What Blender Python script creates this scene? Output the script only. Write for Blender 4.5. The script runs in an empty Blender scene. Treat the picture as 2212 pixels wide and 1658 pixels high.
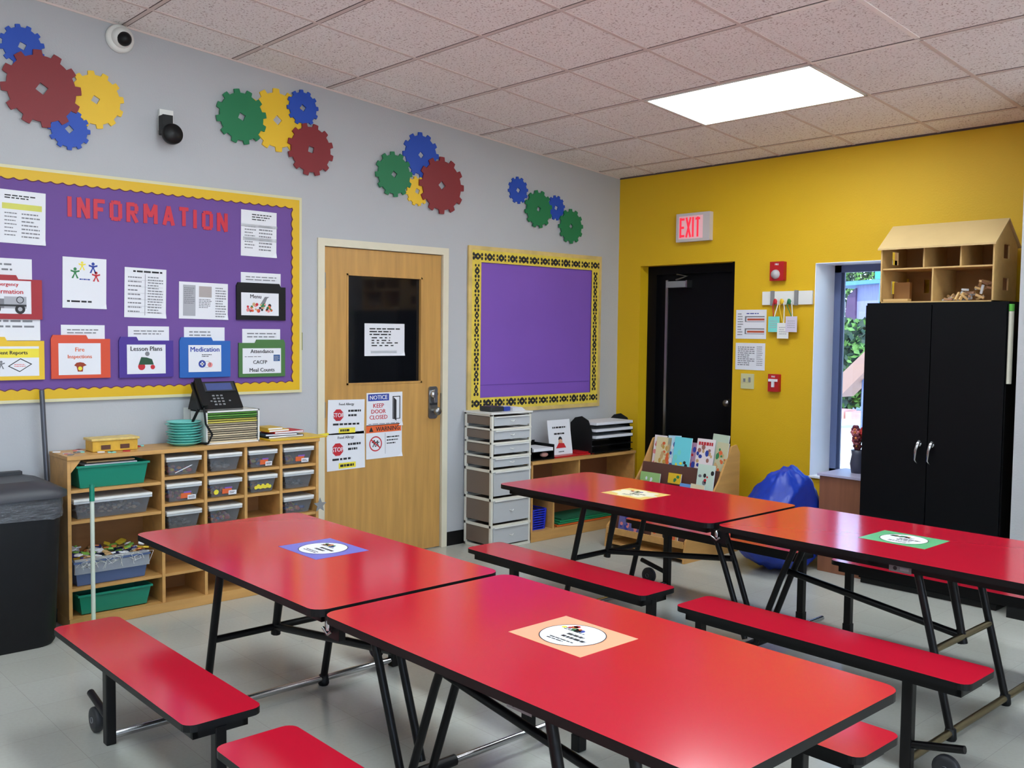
import bpy, math, random
from mathutils import Vector, Matrix, noise
random.seed(7)
COL = bpy.context.scene.collection
# ------------------------------------------------------------------ camera model (solved from the photograph)
F = 2070.05
CAM = Vector((5.31447, -6.02404, 1.54374))
YAW, PITCH, ROLL = 0.831783, -0.0559616, 0.0115668
_fw = Vector((-math.sin(YAW)*math.cos(PITCH), math.cos(YAW)*math.cos(PITCH), math.sin(PITCH)))
_r = _fw.cross(Vector((0, 0, 1))).normalized(); _u = _r.cross(_fw)
RT = math.cos(ROLL)*_r + math.sin(ROLL)*_u
UP = -math.sin(ROLL)*_r + math.cos(ROLL)*_u
def at(px, py, ax, v):
    """the point of the plane (axis ax = v) seen at a pixel of the photograph"""
    d = _fw + RT*((px-1106)/F) - UP*((py-829)/F)
    return CAM + d*((v-CAM[ax])/d[ax])
def lw(px, py, x=0.0):
    p = at(px, py, 0, x); return (p.y, p.z)
def yw(px, py, y=0.0):
    p = at(px, py, 1, y); return (p.x, p.z)
CE0, CES = 2.80419, 0.08766          # ceiling height at the yellow wall, rise per metre away from it
CC = 1/math.sqrt(1+CES*CES)
def cz(y): return CE0 - CES*y
# ------------------------------------------------------------------ materials
def lin(c):
    c = c/255.0
    return c/12.92 if c <= .04045 else ((c+.055)/1.055)**2.4
MATS = {}
def mat(name, rgb, rough=.6, metal=0., var=0., vscale=6., stretch=None, bump=0., bscale=60., spec=.5, emit=0., alpha=1., coat=0.):
    if name in MATS: return MATS[name]
    m = bpy.data.materials.new(name); m.use_nodes = True
    nt = m.node_tree; b = nt.nodes['Principled BSDF']
    col = (lin(rgb[0]), lin(rgb[1]), lin(rgb[2]), 1)
    b.inputs['Base Color'].default_value = col
    b.inputs['Roughness'].default_value = rough
    b.inputs['Metallic'].default_value = metal
    b.inputs['Specular IOR Level'].default_value = spec
    b.inputs['Alpha'].default_value = alpha
    b.inputs['Coat Weight'].default_value = coat
    if emit:
        b.inputs['Emission Color'].default_value = col
        b.inputs['Emission Strength'].default_value = emit
    if var or bump:
        tc = nt.nodes.new('ShaderNodeTexCoord'); mp = nt.nodes.new('ShaderNodeMapping')
        nt.links.new(tc.outputs['Object'], mp.inputs['Vector'])
        if stretch: mp.inputs['Scale'].default_value = stretch
    if var:
        n = nt.nodes.new('ShaderNodeTexNoise'); n.inputs['Scale'].default_value = vscale; n.inputs['Detail'].default_value = 5
        nt.links.new(mp.outputs[0], n.inputs['Vector'])
        r = nt.nodes.new('ShaderNodeValToRGB'); e = r.color_ramp.elements
        e[0].position = .3; e[1].position = .7
        e[0].color = tuple(c*(1-var) for c in col[:3])+(1,); e[1].color = tuple(min(1, c*(1+var)) for c in col[:3])+(1,)
        nt.links.new(n.outputs['Fac'], r.inputs['Fac']); nt.links.new(r.outputs['Color'], b.inputs['Base Color'])
    if bump:
        n2 = nt.nodes.new('ShaderNodeTexNoise'); n2.inputs['Scale'].default_value = bscale
        nt.links.new(mp.outputs[0], n2.inputs['Vector'])
        bp = nt.nodes.new('ShaderNodeBump'); bp.inputs['Strength'].default_value = bump; bp.inputs['Distance'].default_value = .01
        nt.links.new(n2.outputs['Fac'], bp.inputs['Height']); nt.links.new(bp.outputs['Normal'], b.inputs['Normal'])
    MATS[name] = m
    return m
M_ = mat
wallm = mat('wall_grey_paint', (177, 178, 182), .7, var=.02, vscale=1.2, bump=.12, bscale=90)
yelm = mat('wall_yellow_paint', (218, 174, 8), .6, var=.03, vscale=1.0, bump=.1, bscale=90)
backm = mat('wall_back_room_paint', (226, 224, 220), .8)
white = mat('white_paper', (222, 222, 228), .55)
whitep = mat('white_plastic', (225, 224, 220), .35)
cream = mat('cream_paint', (214, 206, 184), .5, var=.03)
black = mat('black_paint', (10, 10, 12), .45, spec=.3)
blackm = mat('black_metal', (11, 9, 11), .4, spec=.3)
blackd = mat('black_door_paint', (7, 7, 10), .5, spec=.12)
chrome = mat('chrome', (190, 190, 192), .22, metal=1)
brass = mat('dull_brass_metal', (150, 135, 100), .35, metal=1)
steel = mat('satin_steel', (150, 150, 150), .35, metal=1)
greyp = mat('grey_plastic', (130, 130, 132), .5)
dgrey = mat('dark_grey_plastic', (38, 39, 43), .5)
red = mat('table_red_laminate', (188, 22, 46), .15, spec=.6)
purple = mat('purple_board_paper', (104, 70, 142), .7, var=.05, vscale=1.3, bump=.05, bscale=3)
yelb = mat('yellow_board_border', (214, 172, 12), .5)
alum = mat('pale_frame_edge', (208, 200, 160), .4)
gear_red = mat('gear_maroon', (128, 30, 38), .55); gear_blue = mat('gear_blue', (24, 72, 176), .55)
gear_green = mat('gear_green', (18, 116, 72), .55); gear_yel = mat('gear_yellow', (232, 188, 36), .55)
doorwood = mat('door_oak_veneer', (188, 142, 78), .38, var=.14, vscale=3.2, stretch=(9, 9, .7))
wood = mat('shelf_birch', (196, 148, 86), .42, var=.1, vscale=3, stretch=(8, 1.2, 8))
woodd = mat('shelf_back_wood', (150, 100, 52), .5, var=.1, vscale=3, stretch=(8, 1.2, 8))
ply = mat('light_plywood', (196, 158, 100), .5, var=.07, vscale=4, stretch=(1, 6, 6))
plyd = mat('plywood_brown', (160, 112, 62), .55, var=.07, vscale=4)  # browner plywood for the dollhouse back wall and toy wardrobe
browncab = mat('brown_laminate', (134, 84, 58), .45, var=.12, vscale=3, stretch=(9, 9, .7))
ink = mat('ink_black', (28, 28, 32), .6); inkg = mat('ink_grey', (120, 120, 126), .6); inkl = mat('ink_pale', (165, 165, 172), .6)
inkred = mat('ink_red', (190, 32, 44), .6); inkblue = mat('ink_blue', (36, 60, 150), .6); inkor = mat('ink_orange', (214, 96, 48), .6)
inkgr = mat('ink_green', (44, 120, 70), .6); inkyel = mat('ink_yellow', (232, 214, 60), .6); inkpk = mat('ink_pink', (220, 130, 130), .6)
teal = mat('teal_plastic', (122, 214, 204), .25); tealbin = mat('green_bin_plastic', (20, 128, 104), .35)
bluefab = mat('blue_vinyl', (14, 50, 158), .42, var=.15, vscale=9, bump=.5, bscale=11)
bluebsk = mat('blue_basket_plastic', (26, 44, 190), .4)
frost = mat('frosted_plastic', (206, 208, 212), .3, alpha=.72)
frostd = mat('smoky_side_plastic', (120, 104, 92), .35, alpha=.88)
clear = mat('clear_bin_plastic', (126, 128, 134), .2, alpha=.5)
binblue = mat('blue_grey_bin', (76, 94, 134), .3)
bagm = mat('clear_bag_plastic', (190, 192, 196), .15, alpha=.45, bump=.8, bscale=18)
redplas = mat('red_plastic', (178, 22, 30), .35); alarm = mat('alarm_red', (176, 20, 26), .4)
cardb = mat('tan_card', (196, 158, 110), .6)
yelplas = mat('yellow_plastic', (226, 184, 40), .4); mats_green = mat('green_foam', (22, 132, 84), .7)
limegr = mat('lime_green_plastic', (86, 176, 66), .4); polew = mat('pale_pole_plastic', (206, 214, 200), .35)
def glass_mat(name, tint, refl=.08, rough=.02):
    m = bpy.data.materials.new(name); m.use_nodes = True; nt = m.node_tree; nt.nodes.clear()
    o = nt.nodes.new('ShaderNodeOutputMaterial'); mx = nt.nodes.new('ShaderNodeMixShader')
    t = nt.nodes.new('ShaderNodeBsdfTransparent'); g = nt.nodes.new('ShaderNodeBsdfGlossy'); lw_ = nt.nodes.new('ShaderNodeFresnel')
    t.inputs['Color'].default_value = (*tint, 1); g.inputs['Roughness'].default_value = rough; lw_.inputs['IOR'].default_value = 1.45
    nt.links.new(lw_.outputs[0], mx.inputs[0]); nt.links.new(t.outputs[0], mx.inputs[1]); nt.links.new(g.outputs[0], mx.inputs[2])
    nt.links.new(mx.outputs[0], o.inputs[0]); MATS[name] = m; return m
glass = glass_mat('window_glass', (.95, .97, 1))
darkglass = mat('dark_door_glass', (14, 15, 19), .06, spec=.6)
lightm = mat('lit_diffuser', (236, 250, 255), .5, emit=16.3)
def ceiling_mat():
    m = bpy.data.materials.new('acoustic_ceiling_tiles'); m.use_nodes = True; nt = m.node_tree; b = nt.nodes['Principled BSDF']
    b.inputs['Roughness'].default_value = .9; b.inputs['Specular IOR Level'].default_value = .1
    N = nt.nodes.new; L = nt.links.new
    tc = N('ShaderNodeTexCoord')
    def vor(scale, lo, hi):
        v = N('ShaderNodeTexNoise'); v.inputs['Scale'].default_value = scale; v.inputs['Detail'].default_value = 2; L(tc.outputs['Object'], v.inputs['Vector'])
        r = N('ShaderNodeMapRange'); r.inputs[1].default_value = lo; r.inputs[2].default_value = hi; L(v.outputs['Fac'], r.inputs[0]); return r
    s1 = vor(95, .30, .44); s2 = vor(2.2, .2, .8)
    mx = N('ShaderNodeMix'); mx.data_type = 'RGBA'
    mx.inputs[6].default_value = (lin(184), lin(166), lin(162), 1); mx.inputs[7].default_value = (lin(244), lin(239), lin(237), 1); L(s1.outputs[0], mx.inputs[0])
    m2 = N('ShaderNodeMix'); m2.data_type = 'RGBA'; m2.blend_type = 'MULTIPLY'; m2.inputs[0].default_value = .5
    L(mx.outputs[2], m2.inputs[6])
    cr = N('ShaderNodeMix'); cr.data_type = 'RGBA'; cr.inputs[6].default_value = (.88, .86, .85, 1); cr.inputs[7].default_value = (1, 1, 1, 1); L(s2.outputs[0], cr.inputs[0])
    L(cr.outputs[2], m2.inputs[7]); L(m2.outputs[2], b.inputs['Base Color'])
    bp = N('ShaderNodeBump'); bp.inputs['Strength'].default_value = .3; bp.inputs['Distance'].default_value = .004; L(s1.outputs[0], bp.inputs['Height']); L(bp.outputs[0], b.inputs['Normal'])
    return m
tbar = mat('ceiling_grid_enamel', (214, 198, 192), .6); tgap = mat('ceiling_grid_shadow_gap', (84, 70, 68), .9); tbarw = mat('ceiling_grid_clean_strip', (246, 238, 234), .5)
def floor_mat():
    m = bpy.data.materials.new('vinyl_floor_tiles'); m.use_nodes = True; nt = m.node_tree; b = nt.nodes['Principled BSDF']
    b.inputs['Roughness'].default_value = .22; b.inputs['Specular IOR Level'].default_value = .45
    N = nt.nodes.new; L = nt.links.new
    tc = N('ShaderNodeTexCoord'); br = N('ShaderNodeTexBrick'); L(tc.outputs['Object'], br.inputs['Vector'])
    br.offset = 0; br.inputs['Scale'].default_value = 1; br.inputs['Brick Width'].default_value = .3048; br.inputs['Row Height'].default_value = .3048
    br.inputs['Mortar Size'].default_value = .0007; br.inputs['Color1'].default_value = (lin(178), lin(177), lin(169), 1); br.inputs['Color2'].default_value = (lin(182), lin(181), lin(174), 1)
    br.inputs['Mortar'].default_value = (lin(152), lin(150), lin(143), 1)
    n = N('ShaderNodeTexNoise'); n.inputs['Scale'].default_value = 70; n.inputs['Detail'].default_value = 8; L(tc.outputs['Object'], n.inputs['Vector'])
    r = N('ShaderNodeValToRGB'); r.color_ramp.elements[0].position = .3; r.color_ramp.elements[0].color = (.95, .95, .94, 1); r.color_ramp.elements[1].position = .6; r.color_ramp.elements[1].color = (1, 1, 1, 1)
    L(n.outputs['Fac'], r.inputs['Fac'])
    mx = N('ShaderNodeMix'); mx.data_type = 'RGBA'; mx.blend_type = 'MULTIPLY'; mx.inputs[0].default_value = .8
    L(br.outputs['Color'], mx.inputs[6]); L(r.outputs['Color'], mx.inputs[7])
    sp = N('ShaderNodeTexNoise'); sp.inputs['Scale'].default_value = 9; sp.inputs['Detail'].default_value = 1; sp.inputs['Distortion'].default_value = 2; L(tc.outputs['Object'], sp.inputs['Vector'])
    vr = N('ShaderNodeMapRange'); vr.inputs[1].default_value = .83; vr.inputs[2].default_value = .85; L(sp.outputs['Fac'], vr.inputs[0])
    m3 = N('ShaderNodeMix'); m3.data_type = 'RGBA'; L(vr.outputs[0], m3.inputs[0]); L(mx.outputs[2], m3.inputs[6]); m3.inputs[7].default_value = (.12, .11, .1, 1)
    L(m3.outputs[2], b.inputs['Base Color'])
    rr = N('ShaderNodeMapRange'); rr.inputs[3].default_value = .14; rr.inputs[4].default_value = .24; L(n.outputs['Fac'], rr.inputs[0]); L(rr.outputs[0], b.inputs['Roughness'])
    return m
# ------------------------------------------------------------------ mesh builder
FONTCACHE = {}
def text_geo(s):
    if s in FONTCACHE: return FONTCACHE[s]
    cu = bpy.data.curves.new('t', 'FONT'); cu.body = s; cu.size = 1; cu.resolution_u = 2
    ob = bpy.data.objects.new('t', cu); COL.objects.link(ob); bpy.context.view_layer.update()
    me = bpy.data.meshes.new_from_object(ob.evaluated_get(bpy.context.evaluated_depsgraph_get()))
    vs = [v.co.copy() for v in me.vertices]; fs = [tuple(p.vertices) for p in me.polygons]
    bpy.data.objects.remove(ob); bpy.data.curves.remove(cu); bpy.data.meshes.remove(me)
    x0 = min(v.x for v in vs); x1 = max(v.x for v in vs); y0 = min(v.y for v in vs); y1 = max(v.y for v in vs)
    vs = [((v.x-(x0+x1)/2)/(y1-y0), (v.y-(y0+y1)/2)/(y1-y0)) for v in vs]
    FONTCACHE[s] = (vs, fs, (x1-x0)/(y1-y0)); return FONTCACHE[s]
LWF = Matrix(((0, 0, 1, 0), (1, 0, 0, 0), (0, 1, 0, 0), (0, 0, 0, 1)))     # (u,v,w) -> x=w, y=u, z=v : left wall
YWF = Matrix(((1, 0, 0, 0), (0, 0, -1, 0), (0, 1, 0, 0), (0, 0, 0, 1)))    # (u,v,w) -> x=u, y=-w, z=v : yellow wall
TOPF = Matrix.Identity(4)
def frame(o, u, v):
    u = Vector(u).normalized(); v = Vector(v); w = u.cross(v).normalized(); v = w.cross(u)
    return Matrix(((u.x, v.x, w.x, o[0]), (u.y, v.y, w.y, o[1]), (u.z, v.z, w.z, o[2]), (0, 0, 0, 1)))
class MB:
    def __init__(s, T=None): s.v = []; s.f = []; s.m = []; s.mats = []; s.sm = []; s.T = T or Matrix.Identity(4)
    def mi(s, m):
        if m not in s.mats: s.mats.append(m)
        return s.mats.index(m)
    def add(s, vs, fs, m, smooth=False):
        n = len(s.v); k = s.mi(m)
        s.v += [s.T @ Vector(v) for v in vs]
        for f in fs: s.f.append(tuple(i+n for i in f)); s.m.append(k); s.sm.append(smooth)
        return s
    def box(s, a, b, m, top=None):
        (x0, y0, z0), (x1, y1, z1) = a, b
        vs = [(x0, y0, z0), (x1, y0, z0), (x1, y1, z0), (x0, y1, z0), (x0, y0, z1), (x1, y0, z1), (x1, y1, z1), (x0, y1, z1)]
        s.add(vs, [(0, 3, 2, 1), (0, 1, 5, 4), (1, 2, 6, 5), (2, 3, 7, 6), (3, 0, 4, 7)], m)
        s.add(vs, [(4, 5, 6, 7)], top or m); return s
    def hexa(s, vs, m): return s.add(vs, [(0, 3, 2, 1), (4, 5, 6, 7), (0, 1, 5, 4), (1, 2, 6, 5), (2, 3, 7, 6), (3, 0, 4, 7)], m)
    def prism(s, poly, w0, w1, m, side=None):
        n = len(poly); vs = [(x, y, w0) for x, y in poly]+[(x, y, w1) for x, y in poly]
        s.add(vs, [tuple(range(n, 2*n))], m)
        s.add(vs, [tuple(range(n-1, -1, -1))]+[(i, (i+1) % n, n+(i+1) % n, n+i) for i in range(n)], side or m); return s
    def quad(s, u0, v0, u1, v1, w, m): return s.add([(u0, v0, w), (u1, v0, w), (u1, v1, w), (u0, v1, w)], [(0, 1, 2, 3)], m)
    def poly(s, pts, w, m): return s.add([(x, y, w) for x, y in pts], [tuple(range(len(pts)))], m)
    def disc(s, u, v, r, w, m, n=20, sy=1., a0=0.): return s.poly([(u+r*math.cos(a0+2*math.pi*i/n), v+sy*r*math.sin(a0+2*math.pi*i/n)) for i in range(n)], w, m)
    def ring(s, u, v, r0, r1, w, m, n=24):
        vs = []
        for i in range(n):
            c, d = math.cos(2*math.pi*i/n), math.sin(2*math.pi*i/n); vs += [(u+r0*c, v+r0*d, w), (u+r1*c, v+r1*d, w)]
        return s.add(vs, [(2*i, 2*i+1, (2*i+3) % (2*n), (2*i+2) % (2*n)) for i in range(n)], m)
    def text(s, t, u, v, h, m, w=.0012, maxw=None, rot=0.):
        vs, fs, asp = text_geo(t); sx = h
        if maxw and asp*h > maxw: sx = maxw/asp
        c, d = math.cos(rot), math.sin(rot)
        for k_, (du, dv) in enumerate(((0, 0), (.035*h, 0), (-.035*h, .02*h))): s.add([(u+du+c*x*sx-d*y*h, v+dv+d*x*sx+c*y*h, w+k_*2e-5) for x, y in vs], fs, m)
        return s
    def lines(s, u0, v0, u1, v1, n, m, w=.0012, fill=.45, gap=.12):
        H = (v1-v0)/n
        for i in range(n):
            yy = v1-(i+.5)*H; x = u0; end = u1-(u1-u0)*random.choice([0, 0, .1, .3])
            while x < end:
                L = (u1-u0)*random.uniform(.08, .25); s.quad(x, yy-H*fill/2, min(x+L, end), yy+H*fill/2, w, m); x += L+(u1-u0)*gap*.3
        return s
    def tube(s, pts, r, m, n=10, square=False):
        pts = [Vector(p) for p in pts]; vs = []; fs = []
        if square: n = 4
        prev = None
        for i, p in enumerate(pts):
            d = (pts[min(i+1, len(pts)-1)]-pts[max(i-1, 0)]).normalized()
            if prev is None:
                a = Vector((0, 0, 1)) if abs(d.z) < .9 else Vector((1, 0, 0)); a = (a-d*a.dot(d)).normalized()
            else: a = (prev-d*prev.dot(d)).normalized()
            prev = a; b = d.cross(a); rr = r[i] if isinstance(r, (list, tuple)) else r
            for k in range(n):
                t = 2*math.pi*(k+.5)/n; q = rr*(1.414 if square else 1)
                vs.append(p+a*math.cos(t)*q+b*math.sin(t)*q)
        for i in range(len(pts)-1):
            for k in range(n): fs.append((i*n+k, i*n+(k+1) % n, (i+1)*n+(k+1) % n, (i+1)*n+k))
        s.add(vs, fs, m, not square); s.add(vs, [tuple(range(n-1, -1, -1)), tuple(range((len(pts)-1)*n, len(pts)*n))], m); return s
    def lathe(s, prof, m, c=(0, 0, 0), n=24, ax=2, sq=1.):
        vs = []; fs = []
        for r, h in prof:
            for k in range(n):
                t = 2*math.pi*k/n; a, b = r*math.cos(t), r*math.sin(t)*sq
                p = [(h, a, b), (b, h, a), (a, b, h)][ax]; vs.append((c[0]+p[0], c[1]+p[1], c[2]+p[2]))
        for i in range(len(prof)-1):
            for k in range(n): fs.append((i*n+k, i*n+(k+1) % n, (i+1)*n+(k+1) % n, (i+1)*n+k))
        s.add(vs, fs, m, True); return s
    def blob(s, c, r, m, n=10, squash=(1, 1, 1), amp=0., seed=0, fr=2.):
        vs = []; fs = []; R = n//2+1
        for i in range(R+1):
            ph = math.pi*i/R
            for k in range(n):
                t = 2*math.pi*k/n; d = Vector((math.sin(ph)*math.cos(t), math.sin(ph)*math.sin(t), math.cos(ph)))
                q = r*(1+amp*noise.noise(d*fr+Vector((seed, 0, 0)))); vs.append((c[0]+d.x*q*squash[0], c[1]+d.y*q*squash[1], c[2]+d.z*q*squash[2]))
        for i in range(R):
            for k in range(n): fs.append((i*n+k, (i+1)*n+k, (i+1)*n+(k+1) % n, i*n+(k+1) % n))
        return s.add(vs, fs, m, True)
    def build(s, name, parent=None, bevel=0., label=None, cat=None, group=None, kind=None, seg=2):
        me = bpy.data.meshes.new(name)
        xs = [v.x for v in s.v]; ys = [v.y for v in s.v]; zs = [v.z for v in s.v]
        if parent is not None: off = Vector(parent['_o'])
        else: off = Vector(((min(xs)+max(xs))/2, (min(ys)+max(ys))/2, min(zs)))
        if kind == 'structure': off = Vector((0, 0, 0))
        me.from_pydata([tuple(v-off) for v in s.v], [], s.f)
        for m in s.mats: me.materials.append(m)
        for p, k, q in zip(me.polygons, s.m, s.sm): p.material_index = k; p.use_smooth = q
        me.update()
        o = bpy.data.objects.new(name, me); COL.objects.link(o)
        if parent is not None: o.parent = parent; o['_o'] = tuple(off)
        else: o.location = off; o['_o'] = tuple(off)
        if parent is not None and parent.type == 'MESH': o.location = (0, 0, 0)
        if bevel:
            b = o.modifiers.new('bevel', 'BEVEL'); b.width = bevel; b.segments = seg; b.limit_method = 'ANGLE'
        if label: o['label'] = label
        if cat: o['category'] = cat
        if group: o['group'] = group
        if kind: o['kind'] = kind
        return o
def thing(name, label, cat, loc, group=None, kind=None):
    o = bpy.data.objects.new(name, None); COL.objects.link(o); o.location = loc; o['_o'] = tuple(loc); o.empty_display_size = .1
    if label: o['label'] = label
    if cat: o['category'] = cat
    if group: o['group'] = group
    if kind: o['kind'] = kind
    return o
def copy_tree(o, parent=None):
    c = o.copy(); COL.objects.link(c)
    if parent is not None: c.parent = parent
    for ch in list(o.children): copy_tree(ch, c)
    return c
def rrect(x0, y0, x1, y1, r, n=5):
    out = []
    for cx, cy, a in ((x1-r, y1-r, 0), (x0+r, y1-r, 90), (x0+r, y0+r, 180), (x1-r, y0+r, 270)):
        for i in range(n+1):
            t = math.radians(a+90*i/n); out.append((cx+r*math.cos(t), cy+r*math.sin(t)))
    return out
ORD = ['lowest', 'second', 'third', 'fourth', 'fifth', 'sixth', 'seventh', 'eighth', 'ninth', 'tenth', 'eleventh', 'twelfth', 'thirteenth', 'fourteenth', 'fifteenth']
S = 'structure'
XR, YF = 7.6, -8.7
# ================================================================== ROOM SHELL
MB().box((-.1, YF, -.08), (XR, .3, 0), floor_mat()).build('floor', kind=S)
def hole_wall(name, T, m, u0, u1, v0, vtop, holes, w0, w1, vtop2=None):
    """wall slab with rectangular holes (holes sorted along u); vtop may differ at both ends (sloped ceiling)"""
    b = MB(T); top = lambda u: vtop+((vtop2 if vtop2 is not None else vtop)-vtop)*(u-u0)/(u1-u0)
    def blk(a, c, lo, hi=None):
        ha, hc = (hi, hi) if hi is not None else (top(a), top(c))
        b.hexa([(a, lo, w0), (c, lo, w0), (c, lo, w1), (a, lo, w1), (a, ha, w0), (c, hc, w0), (c, hc, w1), (a, ha, w1)], m)
    x = u0
    for (a, c, lo, hi) in holes:
        blk(x, a, v0); 
        if lo > v0: blk(a, c, v0, lo)
        blk(a, c, hi); x = c
    blk(x, u1, v0)
    return b.build(name, kind=S)
DY0, DY1, DZ = -2.853, -1.806, 2.111            # wooden door frame outer
hole_wall('wall_left', LWF, wallm, YF, 0, 0, cz(YF)+.02, [(DY0+.01, DY1-.01, 0, DZ-.01)], -.14, 0, cz(0)+.02)
# yellow wall with door recess and window
WX0, WX1, WZ0, WZ1 = 1.805, 2.355, .545, 2.03
MB(YWF).box((.2, -.05, -.32), (1.2, 2.15, -.301), black).build('wall_door_light_block', kind=S)  # unseen black slab added behind the exit door to block leaking light
hole_wall('wall_back', YWF, yelm, 0, 3.19, 0, CE0+.02, [(.235, 1.142, 0, 2.073), (WX0, WX1, WZ0, WZ1)], -.3, 0)
MB(YWF).box((3.19, 0, -.3), (3.40, CE0+.02, 0), yelm).build('wall_back_end', kind=S)
MB(YWF).box((3.316, 0, -.3), (XR, cz(-.5)+.02, .5), wallm).build('wall_back_right', kind=S)
RWF = Matrix(((0, 0, -1, XR), (-1, 0, 0, 0), (0, 1, 0, 0), (0, 0, 0, 1)))   # (u,v,w): x = XR-w, y = -u, z = v
hole_wall('wall_right', RWF, backm, -.3, -YF, 0, cz(.3)+.02, [(3.2, 5.2, .95, 2.55), (5.8, 7.8, .95, 2.55)], -.12, 0, cz(YF)+.02)
for i_, (a, c) in enumerate(((3.2, 5.2), (5.8, 7.8))):  # invented windows in the unseen right wall, added to brighten the room
    w = thing('window_%d' % (i_+2), None, None, (XR, -(a+c)/2, .95), kind=S); b = MB(RWF)
    for k in ((a, .95, a+.05, 2.55), (c-.05, .95, c, 2.55), (a+.05, .95, c-.05, 1.0), (a+.05, 2.5, c-.05, 2.55), ((a+c)/2-.025, 1.0, (a+c)/2+.025, 2.5)): b.box((k[0], k[1], -.1), (k[2], k[3], -.05), whitep)
    b.build('window_frame', w); MB(RWF).box((a+.05, 1.0, -.078), (c-.05, 2.5, -.073), glass).build('window_pane', w)
    al = bpy.data.lights.new('fill_light', 'AREA'); al.shape = 'RECTANGLE'; al.size = 2.2; al.size_y = 1.9; al.energy = 78; al.color = (.93, .97, 1)  # added fill lamp outside each invented window
    ao = bpy.data.objects.new('fill_light', al); COL.objects.link(ao); ao.location = (XR+.45, -(a+c)/2, 1.45); ao.rotation_euler = Vector((1, 0, -.28)).to_track_quat('Z', 'Y').to_euler()
MB().box((-.14, YF-.1, 0), (XR+.1, YF, 3.7), backm).build('wall_front', kind=S)
MB().hexa([(-.2, YF-.1, cz(YF-.1)), (XR+.1, YF-.1, cz(YF-.1)), (XR+.1, .3, cz(.3)), (-.2, .3, cz(.3)), (-.2, YF-.1, cz(YF-.1)+.1), (XR+.1, YF-.1, cz(YF-.1)+.1), (XR+.1, .3, cz(.3)+.1), (-.2, .3, cz(.3)+.1)], ceiling_mat()).build('ceiling', kind=S)
# ceiling T-bar grid, following the slope
OX, OY, TX, TY = .366, .252, .565, .634
CF = frame((0, 0, CE0), (1, 0, 0), (0, -CC, CES*CC))     # u = x, v = distance down the slope from the yellow wall, w points down?
sgn = 1 if (CF @ Vector((0, 0, 1))).z < CE0 else -1
g = MB(CF)
for b_ in range(14):
    v = OY+b_*TY
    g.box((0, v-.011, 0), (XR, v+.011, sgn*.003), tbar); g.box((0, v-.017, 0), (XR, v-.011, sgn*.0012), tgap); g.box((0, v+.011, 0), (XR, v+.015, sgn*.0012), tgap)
for a_ in range(13):
    u = OX+a_*TX; clean = a_ == 5
    if clean:
        g.box((u-.011, 0, 0), (u+.011, OY+2*TY-.02, sgn*.0035), tbar); g.box((u-.012, OY+2*TY+.02, 0), (u+.012, OY+3*TY, sgn*.004), tbarw)
        g.box((u+.012, 3*TY+OY, 0), (u-.012, 8.7, sgn*.0035), tbar)
    else: g.box((u-.010, 0, 0), (u+.010, 8.8, sgn*.0035), tbar)
g.box((OX+4*TX, OY+2*TY-.011, 0), (OX+5*TX, OY+2*TY+.011, sgn*.0045), tbarw)
g.box((OX+4.3*TX, OY+3*TY-.011, 0), (OX+5*TX, OY+3*TY+.011, sgn*.0045), tbarw)
g.build('trim_1', kind=S)
# wall angle under the ceiling
g = MB(); wa = lambda y: cz(y)-.010
g.hexa([(0, YF, wa(YF)), (.004, YF, wa(YF)), (.004, 0, wa(0)), (0, 0, wa(0)), (0, YF, cz(YF)), (.004, YF, cz(YF)), (.004, 0, cz(0)), (0, 0, cz(0))], tbar)
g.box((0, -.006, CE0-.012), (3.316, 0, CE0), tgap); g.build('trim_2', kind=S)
# baseboards
for n_, (a, b2) in {'baseboard_left': (YF, DY0-.002), 'baseboard_left_far': (DY1+.002, -.001)}.items():
    MB(LWF).box((a, 0, 0), (b2, .1, .006), black).build(n_, kind=S, bevel=.002)
MB(YWF).box((.01, 0, 0), (.233, .1, .006), black).box((1.145, 0, 0), (3.31, .1, .006), black).box((3.316, 0, .5), (XR-.01, .1, .506), black).build('baseboard_back', kind=S)

# ================================================================== CEILING LIGHTS
for i, (xs, ts) in enumerate([(2, 1), (2, 5), (2, 9), (6, 1), (6, 5), (6, 9), (10, 5)]):
    u0, u1, v0, v1 = OX+xs*TX+.012, OX+(xs+2)*TX-.012, OY+ts*TY+.012, OY+(ts+1)*TY-.012
    c = CF @ Vector(((u0+u1)/2, (v0+v1)/2, 0))
    lab = ['lit rectangular ceiling panel nearest the corner of the yellow and grey walls', 'lit ceiling panel just above the frame over the information board side', 'lit ceiling panel behind the camera on the left', 'lit ceiling panel above the black cabinet side right of frame',
           'lit ceiling panel over the camera on the right', 'lit ceiling panel behind the camera on the right', 'lit ceiling panel along the far right of the room'][i]
    t = thing('ceiling_light', lab, 'light', c, group='ceiling light panels')
    fr = MB(CF); q = .014
    for a, b2, c2, d in ((u0, v0, u1, v0+q), (u0, v1-q, u1, v1), (u0, v0, u0+q, v1), (u1-q, v0, u1, v1)): fr.box((a, b2, sgn*.0), (c2, d, sgn*.007), whitep)
    fr.build('frame', t); MB(CF).box((u0+q, v0+q, sgn*.001), (u1-q, v1-q, sgn*.005), lightm).build('diffuser', t)

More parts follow.
